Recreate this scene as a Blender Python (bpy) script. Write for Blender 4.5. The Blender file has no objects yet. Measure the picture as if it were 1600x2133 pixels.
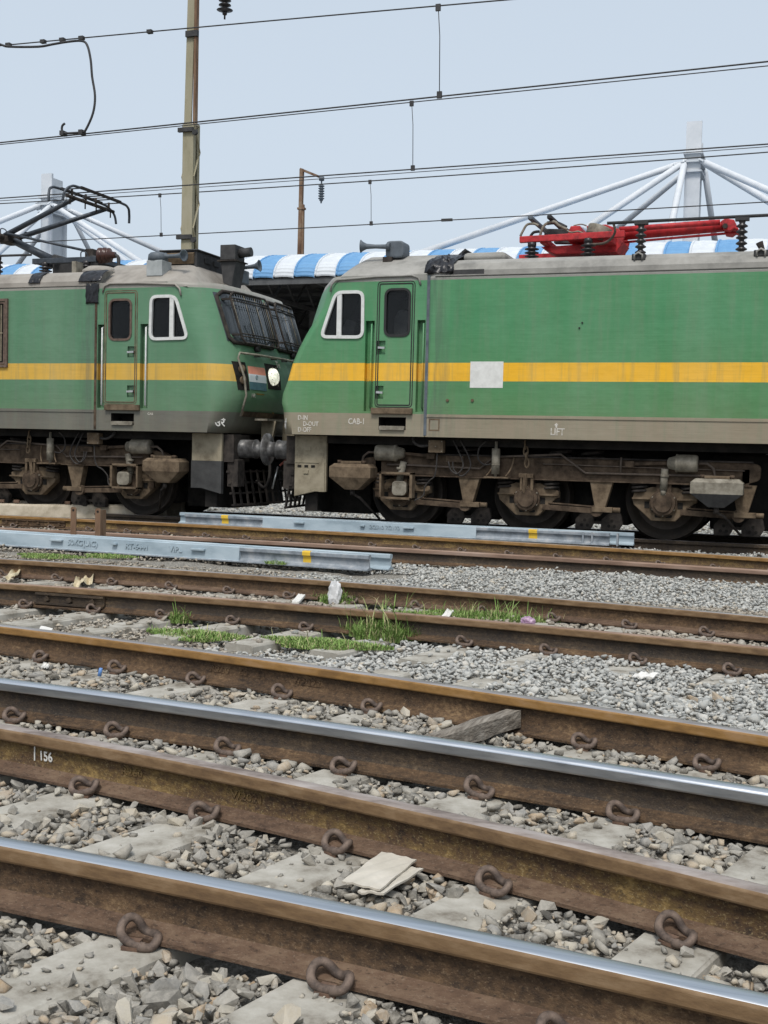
import bpy, bmesh, math, random
import numpy as np
from mathutils import Vector, Matrix

random.seed(7); RNG = np.random.default_rng(11)
scene = bpy.context.scene
COL = scene.collection

# ------------------------------------------------------------------ camera
F_PX = 2480.0; CAM_H = 1.15
YAW = math.radians(19.6); PITCH = math.atan((1066.5-936.0)/F_PX); ROLL = math.radians(1.4)
FW = np.array([-math.sin(YAW)*math.cos(PITCH), math.cos(YAW)*math.cos(PITCH), -math.sin(PITCH)])
_r0 = np.array([math.cos(YAW), math.sin(YAW), 0.0]); _u0 = np.cross(_r0, FW)
RT = _r0*math.cos(ROLL)+_u0*math.sin(ROLL); UP = -_r0*math.sin(ROLL)+_u0*math.cos(ROLL)
CAM = np.array([0.0, 0.0, CAM_H])
cam_data = bpy.data.cameras.new('camera'); cam = bpy.data.objects.new('camera', cam_data); COL.objects.link(cam)
cam_data.sensor_fit = 'HORIZONTAL'; cam_data.sensor_width = 36.0; cam_data.lens = 36.0*F_PX/1600.0
cam_data.clip_start = 0.05; cam_data.clip_end = 3000
m = Matrix.Identity(4)
for i in range(3):
    m[i][0], m[i][1], m[i][2], m[i][3] = RT[i], UP[i], -FW[i], CAM[i]
cam.matrix_world = m
scene.camera = cam

# ------------------------------------------------------------------ sky and sun (hazy bright afternoon)
SUN_EL = math.radians(58); SUN_AZ = math.radians(172)     # azimuth measured from +Y clockwise: behind the camera, to its left
world = bpy.data.worlds.new('World'); scene.world = world; world.use_nodes = True
wn = world.node_tree.nodes; wl = world.node_tree.links
bg = wn['Background']
sky = wn.new('ShaderNodeTexSky'); sky.sky_type = 'NISHITA'; sky.sun_disc = False
sky.sun_elevation = SUN_EL; sky.sun_rotation = SUN_AZ
sky.altitude = 0; sky.air_density = 1.0; sky.dust_density = 5.0; sky.ozone_density = 1.5
hs = wn.new('ShaderNodeHueSaturation'); hs.inputs['Saturation'].default_value = 0.5; hs.inputs['Value'].default_value = 1.0
wl.new(sky.outputs[0], hs.inputs['Color'])
# thin even overcast veil over the blue
veil = wn.new('ShaderNodeMix'); veil.data_type = 'RGBA'; veil.inputs[0].default_value = 0.55
veil.inputs[7].default_value = (6.45, 7.5, 8.6, 1)
wl.new(hs.outputs[0], veil.inputs[6]); wl.new(veil.outputs[2], bg.inputs['Color'])
bg.inputs['Strength'].default_value = 0.1
sun_d = bpy.data.lights.new('sun', 'SUN'); sun = bpy.data.objects.new('sun', sun_d); COL.objects.link(sun)
sun_d.energy = 1.8; sun_d.angle = math.radians(14); sun_d.color = (1.0, 0.96, 0.9)
sd = Vector((math.sin(SUN_AZ)*math.cos(SUN_EL), math.cos(SUN_AZ)*math.cos(SUN_EL), math.sin(SUN_EL)))
sun.rotation_euler = sd.to_track_quat('Z', 'Y').to_euler()
scene.view_settings.view_transform = 'Standard'; scene.view_settings.look = 'None'
scene.view_settings.exposure = 0.38; scene.view_settings.gamma = 1.0
scene.view_settings.use_curve_mapping = False
scene.cycles.max_bounces = 6; scene.cycles.diffuse_bounces = 3; scene.cycles.transparent_max_bounces = 12

# ------------------------------------------------------------------ measuring: photograph pixel (1600 wide) to a point at a known distance or height
def ray(px, py): return FW+RT*(px-800)/F_PX-UP*(py-1066.5)/F_PX
def onY(px, py, Y): d = ray(px, py); return CAM+d*(Y/d[1])
def onZ(px, py, z): d = ray(px, py); return CAM+d*((z-CAM_H)/d[2])
def proj(p):
    q = np.asarray(p, float)-CAM; w = q@FW
    return 800+F_PX*(q@RT)/w, 1066.5-F_PX*(q@UP)/w

# ------------------------------------------------------------------ materials
MATS = {}
def ramp_mix(nt, fac, stops):
    r = nt.nodes.new('ShaderNodeValToRGB'); e = r.color_ramp.elements
    while len(e) < len(stops): e.new(0.5)
    for k, (p, c) in enumerate(stops):
        e[k].position = p; e[k].color = (*c, 1)
    nt.links.new(fac, r.inputs[0]); return r.outputs[0]
def coords(nt, scale=(1, 1, 1)):
    tc = nt.nodes.new('ShaderNodeTexCoord'); mp = nt.nodes.new('ShaderNodeMapping')
    mp.inputs['Scale'].default_value = scale
    nt.links.new(tc.outputs['Object'], mp.inputs[0]); return mp.outputs[0]
def noise(nt, vec, scale, detail=6, rough=0.6):
    n = nt.nodes.new('ShaderNodeTexNoise'); n.inputs['Scale'].default_value = scale
    n.inputs['Detail'].default_value = detail; n.inputs['Roughness'].default_value = rough
    nt.links.new(vec, n.inputs['Vector']); return n.outputs['Fac']
def mixc(nt, fac, a, b, blend='MIX'):
    x = nt.nodes.new('ShaderNodeMix'); x.data_type = 'RGBA'; x.blend_type = blend
    for sock, v in ((0, fac), (6, a), (7, b)):
        if isinstance(v, bpy.types.NodeSocket): nt.links.new(v, x.inputs[sock])
        elif sock == 0: x.inputs[0].default_value = v
        else: x.inputs[sock].default_value = (*v, 1)
    return x.outputs[2]
def mathn(nt, op, a, b=None, clamp=False):
    x = nt.nodes.new('ShaderNodeMath'); x.operation = op; x.use_clamp = clamp
    for k, v in enumerate((a, b)):
        if v is None: continue
        if isinstance(v, bpy.types.NodeSocket): nt.links.new(v, x.inputs[k])
        else: x.inputs[k].default_value = v
    return x.outputs[0]
def ramp_fac(nt, fac, a, b):
    mr = nt.nodes.new('ShaderNodeMapRange'); mr.inputs[1].default_value = a; mr.inputs[2].default_value = b
    nt.links.new(fac, mr.inputs[0]); return mr.outputs[0]
def bumpn(nt, h, strength, dist=0.01):
    b = nt.nodes.new('ShaderNodeBump'); b.inputs['Strength'].default_value = strength; b.inputs['Distance'].default_value = dist
    nt.links.new(h, b.inputs['Height']); return b.outputs[0]
def new_mat(name):
    m = bpy.data.materials.new(name); m.use_nodes = True
    MATS[name] = m; return m, m.node_tree, m.node_tree.nodes['Principled BSDF']
def simple(name, stops, scale=6, rough=0.7, metal=0.0, stretch=(1, 1, 1), bump=0.2, bscale=60, spec=0.4, detail=7, bdist=0.004, scale2=0, speck=None):
    """noise-mottled surface; stops = colours low to high"""
    m, nt, p = new_mat(name); v = coords(nt, stretch)
    if len(stops) == 1: p.inputs['Base Color'].default_value = (*stops[0], 1)
    else:
        lo, hi = 0.34, 0.66
        st = [(lo+(hi-lo)*k/(len(stops)-1), c) for k, c in enumerate(stops)]
        fac = noise(nt, v, scale, detail, 0.65)
        if scale2: fac = mathn(nt, 'ADD', mathn(nt, 'MULTIPLY', fac, 0.55), mathn(nt, 'MULTIPLY', noise(nt, v, scale2, 4, 0.5), 0.45))
        c = ramp_mix(nt, fac, st)
        if speck:
            c = mixc(nt, mathn(nt, 'MULTIPLY', ramp_fac(nt, noise(nt, v, 150, 4, 0.7), 0.56, 0.66), 0.6), c, speck)
            c = mixc(nt, mathn(nt, 'MULTIPLY', ramp_fac(nt, noise(nt, v, 85, 5, 0.7), 0.44, 0.36), 0.55), c, (0.012, 0.009, 0.007))
        nt.links.new(c, p.inputs['Base Color'])
    if bump: nt.links.new(bumpn(nt, noise(nt, v, bscale, 5), bump, bdist), p.inputs['Normal'])
    p.inputs['Roughness'].default_value = rough; p.inputs['Metallic'].default_value = metal
    p.inputs['Specular IOR Level'].default_value = spec
    return m

RUST = [(0.035, 0.022, 0.016), (0.09, 0.052, 0.032), (0.2, 0.125, 0.075)]
simple('rail_rust', [(0.016, 0.01, 0.007), (0.055, 0.033, 0.018), (0.098, 0.058, 0.03), (0.2, 0.13, 0.068)], 46, 0.85, scale2=5, speck=(0.2, 0.14, 0.085), stretch=(0.7, 1, 1), bump=0.9, bscale=160, detail=10)
simple('rail_rust_dark', [(0.02, 0.016, 0.013), (0.033, 0.023, 0.016), (0.056, 0.038, 0.023), (0.13, 0.09, 0.052)], 46, 0.75, scale2=5, speck=(0.12, 0.095, 0.065), stretch=(0.7, 1, 1), bump=0.9, bscale=160, detail=10)
simple('rail_rust_ochre', [(0.028, 0.018, 0.012), (0.075, 0.043, 0.021), (0.13, 0.082, 0.03), (0.27, 0.18, 0.065)], 40, 0.85, scale2=6, speck=(0.3, 0.23, 0.12), stretch=(0.7, 1, 1), bump=0.9, bscale=150, detail=10)
simple('rail_foot_dust', [(0.045, 0.027, 0.018), (0.108, 0.066, 0.042), (0.17, 0.115, 0.075)], 30, 0.95, scale2=6, speck=(0.19, 0.14, 0.1), stretch=(0.6, 1, 1), bump=0.7, bscale=150, detail=10)
simple('rail_head_side', [(0.11, 0.065, 0.032), (0.165, 0.1, 0.048), (0.22, 0.145, 0.08)], 26, 0.75, stretch=(0.3, 1, 1), bump=0.25, bscale=140)
simple('rail_head_orange', [(0.17, 0.09, 0.028), (0.25, 0.135, 0.04), (0.29, 0.17, 0.075)], 22, 0.7, stretch=(0.3, 1, 1), bump=0.2, bscale=140)
simple('rail_top_polished', [(0.42, 0.44, 0.47), (0.58, 0.6, 0.63), (0.68, 0.69, 0.71)], 9, 0.34, 1.0, stretch=(0.05, 3, 3), bump=0.05, bscale=60)
simple('rail_top_worn', [(0.3, 0.27, 0.26), (0.42, 0.38, 0.36), (0.5, 0.47, 0.46)], 8, 0.42, 0.75, stretch=(0.1, 2, 2), bump=0.1, bscale=90)
simple('rail_top_dull', [(0.13, 0.1, 0.085), (0.27, 0.225, 0.2), (0.38, 0.335, 0.31)], 12, 0.62, 0.25, stretch=(0.35, 1, 1), bump=0.2, bscale=120)
simple('rail_top_brown', [(0.16, 0.1, 0.07), (0.25, 0.165, 0.12), (0.32, 0.23, 0.18)], 8, 0.7, 0.2, stretch=(0.15, 1, 1), bump=0.2, bscale=120)
simple('clip_steel', [(0.06, 0.045, 0.038), (0.12, 0.088, 0.07), (0.19, 0.14, 0.11)], 30, 0.75, 0.2, bump=0.4, bscale=200)
simple('clip_insert', [(0.09, 0.055, 0.04), (0.17, 0.105, 0.07)], 30, 0.9, bump=0.5, bscale=150)
simple('sleeper_concrete', [(0.17, 0.15, 0.12), (0.3, 0.28, 0.24), (0.37, 0.35, 0.305), (0.43, 0.41, 0.365)], 6, 0.95, bump=0.5, bscale=70, spec=0.2)
simple('pile_concrete', [(0.32, 0.275, 0.205), (0.45, 0.39, 0.3), (0.53, 0.47, 0.38)], 5, 0.95, bump=0.4, bscale=50, spec=0.2)
simple('wood_grey', [(0.09, 0.075, 0.06), (0.19, 0.165, 0.135), (0.3, 0.27, 0.23)], 10, 0.95, stretch=(6, 0.5, 6), bump=1.0, bscale=14, bdist=0.01)
simple('ground_dirt', [(0.08, 0.07, 0.06), (0.16, 0.145, 0.125), (0.24, 0.22, 0.19)], 9, 1.0, bump=1.0, bscale=28, bdist=0.03, spec=0.1)
simple('bed_gravel', [(0.11, 0.1, 0.085), (0.2, 0.185, 0.16), (0.28, 0.265, 0.235), (0.37, 0.345, 0.3)], 60, 1.0, bump=1.0, bscale=70, bdist=0.02, spec=0.1, detail=9)
simple('blue_paint', [(0.22, 0.28, 0.32), (0.32, 0.39, 0.435), (0.4, 0.465, 0.505)], 3, 0.6, stretch=(0.4, 1, 1), bump=0.15, bscale=90)
simple('blue_grey_steel', [(0.16, 0.18, 0.2), (0.25, 0.28, 0.31), (0.36, 0.37, 0.38)], 8, 0.6, 0.2, bump=0.2, bscale=90)
simple('yellow_mark', [(0.6, 0.38, 0.03), (0.72, 0.47, 0.05)], 12, 0.7, bump=0.1)
simple('white_paint', [(0.6, 0.6, 0.57), (0.72, 0.72, 0.69)], 12, 0.7, bump=0.1)
simple('letter_white', [(0.55, 0.54, 0.5), (0.72, 0.71, 0.68)], 25, 0.8, bump=0)
simple('letter_faded', [(0.36, 0.33, 0.28), (0.66, 0.63, 0.57)], 30, 0.85, bump=0)
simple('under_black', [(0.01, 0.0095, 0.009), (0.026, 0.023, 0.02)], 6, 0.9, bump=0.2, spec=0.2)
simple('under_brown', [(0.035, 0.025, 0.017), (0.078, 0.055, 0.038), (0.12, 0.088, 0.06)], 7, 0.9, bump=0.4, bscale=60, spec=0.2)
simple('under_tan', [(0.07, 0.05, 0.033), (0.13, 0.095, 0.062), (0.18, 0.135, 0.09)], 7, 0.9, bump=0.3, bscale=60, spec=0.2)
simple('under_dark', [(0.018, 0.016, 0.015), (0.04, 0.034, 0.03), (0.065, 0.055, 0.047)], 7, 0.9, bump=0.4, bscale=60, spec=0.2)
simple('wheel_disc', [(0.012, 0.009, 0.007), (0.026, 0.019, 0.013)], 5, 0.8, bump=0.2)
simple('wheel_tread', [(0.03, 0.024, 0.02), (0.07, 0.056, 0.046)], 8, 0.7, 0.2, bump=0.1)
simple('cylinder_grey', [(0.11, 0.095, 0.072), (0.2, 0.18, 0.14), (0.28, 0.255, 0.21)], 8, 0.7, bump=0.2)
simple('buffer_steel', [(0.035, 0.034, 0.033), (0.1, 0.097, 0.095), (0.26, 0.255, 0.25)], 5, 0.45, 0.3, bump=0.2)
simple('hose_rubber', [(0.025, 0.023, 0.022), (0.06, 0.053, 0.048)], 10, 0.8, bump=0.2)
simple('pipe_brown', [(0.07, 0.055, 0.043), (0.13, 0.1, 0.08)], 10, 0.8, bump=0.2)
simple('deflector_tan', [(0.15, 0.125, 0.085), (0.25, 0.215, 0.15), (0.31, 0.27, 0.195)], 5, 0.8, bump=0.2)
simple('deflector_grey', [(0.028, 0.028, 0.028), (0.055, 0.055, 0.054)], 5, 0.8, bump=0.2)
simple('frame_white', [(0.55, 0.56, 0.54), (0.68, 0.69, 0.67)], 15, 0.6, bump=0.2)
simple('frame_rusty', [(0.08, 0.055, 0.042), (0.16, 0.11, 0.085)], 20, 0.8, bump=0.3)
simple('seal_black', [(0.012, 0.012, 0.013), (0.025, 0.025, 0.025)], 10, 0.7, bump=0)
simple('steel_bright', [(0.5, 0.5, 0.48), (0.65, 0.65, 0.63)], 20, 0.35, 0.9, bump=0.1)
simple('cab_inside', [(0.02, 0.023, 0.024), (0.045, 0.048, 0.05)], 3, 0.9, bump=0)
simple('seat_grey', [(0.12, 0.13, 0.135), (0.2, 0.21, 0.215)], 6, 0.8, bump=0.1)
simple('roof_grey', [(0.19, 0.185, 0.17), (0.27, 0.262, 0.24), (0.33, 0.32, 0.295)], 2.5, 0.85, bump=0.25, bscale=40)
simple('roof_dust', [(0.2, 0.182, 0.16), (0.28, 0.258, 0.228), (0.34, 0.315, 0.28)], 2.2, 0.9, bump=0.3, bscale=30)
simple('roof_tape', [(0.006, 0.006, 0.008), (0.02, 0.02, 0.024)], 14, 0.3, bump=0.5, bscale=14, bdist=0.02)
simple('equip_dark', [(0.025, 0.025, 0.026), (0.052, 0.051, 0.051)], 8, 0.7, bump=0.2)
simple('equip_slate', [(0.07, 0.085, 0.1), (0.12, 0.14, 0.16)], 8, 0.6, bump=0.15)
simple('equip_lightgrey', [(0.28, 0.3, 0.3), (0.38, 0.4, 0.4)], 8, 0.6, bump=0.15)
simple('insulator', [(0.014, 0.012, 0.013), (0.03, 0.026, 0.027)], 8, 0.35, bump=0)
simple('insulator_brown', [(0.04, 0.016, 0.012), (0.07, 0.03, 0.022)], 8, 0.3, bump=0)
simple('pantograph_red', [(0.2, 0.015, 0.018), (0.4, 0.02, 0.024), (0.5, 0.03, 0.035)], 9, 0.6, bump=0.1)
simple('pantograph_steel', [(0.035, 0.042, 0.05), (0.075, 0.085, 0.1)], 8, 0.5, 0.4, bump=0.1)
simple('wire_dark', [(0.03, 0.03, 0.032), (0.06, 0.058, 0.058)], 10, 0.6, 0.3, bump=0)
simple('mast_paint', [(0.2, 0.185, 0.12), (0.29, 0.265, 0.18), (0.35, 0.32, 0.24)], 2.0, 0.8, stretch=(1, 1, 0.3), bump=0.2)
simple('mast_rust', [(0.09, 0.05, 0.03), (0.17, 0.1, 0.06), (0.25, 0.19, 0.13)], 4, 0.9, stretch=(1, 1, 0.3), bump=0.3)
simple('pylon_white', [(0.52, 0.55, 0.58), (0.62, 0.64, 0.67)], 1.5, 0.6, bump=0.05)
simple('pylon_grey', [(0.5, 0.53, 0.56), (0.58, 0.61, 0.64)], 1.5, 0.6, bump=0.05)
simple('canopy_blue', [(0.1, 0.25, 0.46), (0.15, 0.32, 0.53)], 2, 0.6, bump=0.05)
simple('canopy_white', [(0.5, 0.53, 0.56), (0.62, 0.65, 0.68)], 2, 0.65, bump=0.05)
simple('canopy_steel', [(0.06, 0.062, 0.064), (0.12, 0.123, 0.125)], 2, 0.8, bump=0.1)
simple('platform_stone', [(0.2, 0.19, 0.18), (0.3, 0.29, 0.27)], 2, 0.9, bump=0.1)
simple('flag_saffron', [(0.72, 0.26, 0.18), (0.8, 0.32, 0.22)], 8, 0.7, bump=0)
simple('flag_white', [(0.6, 0.64, 0.68), (0.68, 0.71, 0.75)], 8, 0.7, bump=0)
simple('flag_teal', [(0.06, 0.13, 0.16), (0.08, 0.17, 0.2)], 8, 0.7, bump=0)
simple('mark_ochre', [(0.32, 0.2, 0.05), (0.42, 0.27, 0.08)], 8, 0.7, bump=0)
simple('lever_red', [(0.3, 0.085, 0.065), (0.42, 0.14, 0.1)], 8, 0.7, bump=0.2)
simple('cardboard', [(0.42, 0.385, 0.32), (0.55, 0.51, 0.44)], 6, 0.9, bump=0.2)
simple('plastic_white', [(0.5, 0.5, 0.5), (0.66, 0.66, 0.66)], 8, 0.4, bump=0.6, bscale=30, bdist=0.01)
simple('plastic_cream', [(0.5, 0.42, 0.27), (0.6, 0.52, 0.36)], 8, 0.5, bump=0.4, bscale=30, bdist=0.01)
simple('plastic_purple', [(0.25, 0.13, 0.24), (0.45, 0.32, 0.42)], 40, 0.4, bump=0.3)
simple('plastic_blue', [(0.1, 0.22, 0.5), (0.14, 0.28, 0.56)], 20, 0.4, bump=0.1)
simple('plastic_black', [(0.01, 0.01, 0.011), (0.03, 0.03, 0.031)], 20, 0.4, bump=0.8, bscale=30, bdist=0.02)
simple('foam_white', [(0.62, 0.6, 0.56), (0.72, 0.7, 0.66)], 20, 0.9, bump=0.2)

def glass(name, col=(0.01, 0.012, 0.014), alpha=0.45):
    m, nt, p = new_mat(name)
    p.inputs['Base Color'].default_value = (*col, 1); p.inputs['Roughness'].default_value = 0.06
    p.inputs['Alpha'].default_value = alpha; p.inputs['Specular IOR Level'].default_value = 0.5
glass('glass_dark', alpha=0.3); glass('glass_screen', (0.05, 0.058, 0.066), 1.0)
m, nt, p = new_mat('lamp_glass')
p.inputs['Base Color'].default_value = (0.7, 0.72, 0.62, 1); p.inputs['Emission Color'].default_value = (1.0, 1.0, 0.82, 1)
v = coords(nt); em = mathn(nt, 'MULTIPLY_ADD', noise(nt, v, 45, 2), 1.6); nt.nodes[-1].inputs[2].default_value = -0.35
nt.links.new(em, p.inputs['Emission Strength']); p.inputs['Roughness'].default_value = 0.1

def loco_paint(name, green_hi, green_lo, yellow, skirt, top, dirt, dirt_amt):
    """painted bands at the heights they have on the body, with streaks and road grime"""
    m, nt, p = new_mat(name); v = coords(nt); sep = nt.nodes.new('ShaderNodeSeparateXYZ'); nt.links.new(v, sep.inputs[0])
    z = sep.outputs[2]; ay = mathn(nt, 'ABSOLUTE', sep.outputs[1])
    big = noise(nt, v, 0.9, 4); streak = noise(nt, coords(nt, (5, 5, 0.35)), 2.2, 6); lines = noise(nt, coords(nt, (0.15, 0.15, 9)), 6, 4)
    green = mixc(nt, mathn(nt, 'MULTIPLY_ADD', z, -0.55), green_hi, green_lo); nt.nodes[-2].inputs[2].default_value = 1.6; nt.nodes[-2].use_clamp = True
    gvar = mixc(nt, ramp_fac(nt, big, 0.35, 0.7), green, mixc(nt, 0.35, green, (green_hi[0]*1.7, green_hi[1]*1.25, green_hi[2]*1.5)))
    wob = mathn(nt, 'ADD', z, mathn(nt, 'MULTIPLY', mathn(nt, 'SUBTRACT', noise(nt, v, 9, 3), 0.5), 0.006))
    c = mixc(nt, mathn(nt, 'GREATER_THAN', wob, 1.66), skirt, gvar)
    band = mathn(nt, 'MULTIPLY', mathn(nt, 'MULTIPLY', mathn(nt, 'GREATER_THAN', z, 2.125), mathn(nt, 'LESS_THAN', z, 2.38)), mathn(nt, 'GREATER_THAN', ay, 1.22))
    c = mixc(nt, band, c, yellow)
    c = mixc(nt, mathn(nt, 'GREATER_THAN', wob, 3.535), c, top)
    d1 = mathn(nt, 'MULTIPLY', ramp_fac(nt, streak, 0.48, 0.72), dirt_amt)
    c = mixc(nt, d1, c, dirt)
    c = mixc(nt, mathn(nt, 'MULTIPLY', ramp_fac(nt, lines, 0.5, 0.62), 0.05), c, (green_hi[0]*.5, green_hi[1]*.5, green_hi[2]*.5))
    fade = noise(nt, coords(nt, (0.9, 0.9, 0.1)), 1.5, 5)
    c = mixc(nt, mathn(nt, 'MULTIPLY', ramp_fac(nt, fade, 0.42, 0.68), 0.3), c, mixc(nt, 0.35, c, (0.45, 0.5, 0.42)))
    au = mathn(nt, 'ABSOLUTE', sep.outputs[0])
    seam = mathn(nt, 'MULTIPLY', mathn(nt, 'MULTIPLY', ramp_fac(nt, au, 2.85, 2.3), mathn(nt, 'GREATER_THAN', au, 2.2)), ramp_fac(nt, noise(nt, coords(nt, (7, 7, 0.5)), 2.0, 6), 0.42, 0.62))
    c = mixc(nt, mathn(nt, 'MULTIPLY', seam, 0.45), c, (0.07, 0.08, 0.075))
    # grime thrown up from the track
    g = mathn(nt, 'MULTIPLY', mathn(nt, 'MULTIPLY_ADD', z, -1.5), ramp_fac(nt, noise(nt, v, 3, 6), 0.3, 0.7)); g2 = nt.nodes[-1]
    nt_nodes = [n for n in nt.nodes if n.type == 'MATH' and n.operation == 'MULTIPLY_ADD']; nt_nodes[-1].inputs[2].default_value = 3.0; nt_nodes[-1].use_clamp = True
    c = mixc(nt, mathn(nt, 'MULTIPLY', g, 0.32), c, (0.2, 0.165, 0.11))
    nt.links.new(c, p.inputs['Base Color']); p.inputs['Roughness'].default_value = 0.48; p.inputs['Specular IOR Level'].default_value = 0.4
    nt.links.new(bumpn(nt, mathn(nt, 'ADD', mathn(nt, 'MULTIPLY', noise(nt, coords(nt, (0.6, 0.6, 1)), 2.5, 3), 5.0), mathn(nt, 'MULTIPLY', lines, 0.5)), 0.25, 0.012), p.inputs['Normal'])
    return m
loco_paint('paint_bright', (0.056, 0.225, 0.092), (0.09, 0.2, 0.066), (0.8, 0.43, 0.018), (0.27, 0.225, 0.16), (0.25, 0.24, 0.22), (0.15, 0.2, 0.12), 0.38)
loco_paint('paint_dull', (0.083, 0.205, 0.112), (0.092, 0.19, 0.094), (0.62, 0.37, 0.055), (0.125, 0.12, 0.1), (0.27, 0.255, 0.225), (0.13, 0.17, 0.125), 0.35)

def stone_mat(name, stops, rough=0.95):
    m, nt, p = new_mat(name); g = nt.nodes.new('ShaderNodeNewGeometry'); v = coords(nt)
    base = ramp_mix(nt, g.outputs['Random Per Island'], stops)
    n = noise(nt, v, 55, 6, 0.7)
    c = mixc(nt, ramp_fac(nt, n, 0.42, 0.62), base, mixc(nt, 0.45, base, (0.42, 0.39, 0.34)))
    nt.links.new(c, p.inputs['Base Color']); p.inputs['Roughness'].default_value = rough; p.inputs['Specular IOR Level'].default_value = 0.2
    nt.links.new(bumpn(nt, noise(nt, v, 90, 5, 0.7), 0.6, 0.006), p.inputs['Normal'])
stone_mat('stone_old', [(0, (0.130, 0.119, 0.099)), (0.18, (0.200, 0.190, 0.168)), (0.4, (0.300, 0.280, 0.241)), (0.58, (0.250, 0.242, 0.224)), (0.72, (0.420, 0.380, 0.305)), (0.85, (0.360, 0.266, 0.172)), (0.92, (0.300, 0.285, 0.249)), (1, (0.500, 0.451, 0.361))])
stone_mat('stone_new', [(0, (0.194, 0.202, 0.197)), (0.2, (0.310, 0.317, 0.305)), (0.5, (0.407, 0.413, 0.395)), (0.75, (0.456, 0.456, 0.428)), (0.9, (0.533, 0.523, 0.489)), (1, (0.456, 0.403, 0.320))])
stone_mat('stone_dusty', [(0, (0.150, 0.125, 0.099)), (0.35, (0.260, 0.226, 0.180)), (0.65, (0.360, 0.317, 0.257)), (0.85, (0.330, 0.312, 0.275)), (1, (0.460, 0.403, 0.315))])
m, nt, p = new_mat('grass_blade'); g = nt.nodes.new('ShaderNodeNewGeometry')
nt.links.new(ramp_mix(nt, g.outputs['Random Per Island'], [(0, (0.11, 0.19, 0.04)), (0.5, (0.19, 0.3, 0.08)), (0.82, (0.28, 0.37, 0.13)), (0.9, (0.36, 0.33, 0.17)), (1, (0.4, 0.36, 0.2))]), p.inputs['Base Color'])
p.inputs['Roughness'].default_value = 0.7; p.inputs['Specular IOR Level'].default_value = 0.2
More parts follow.
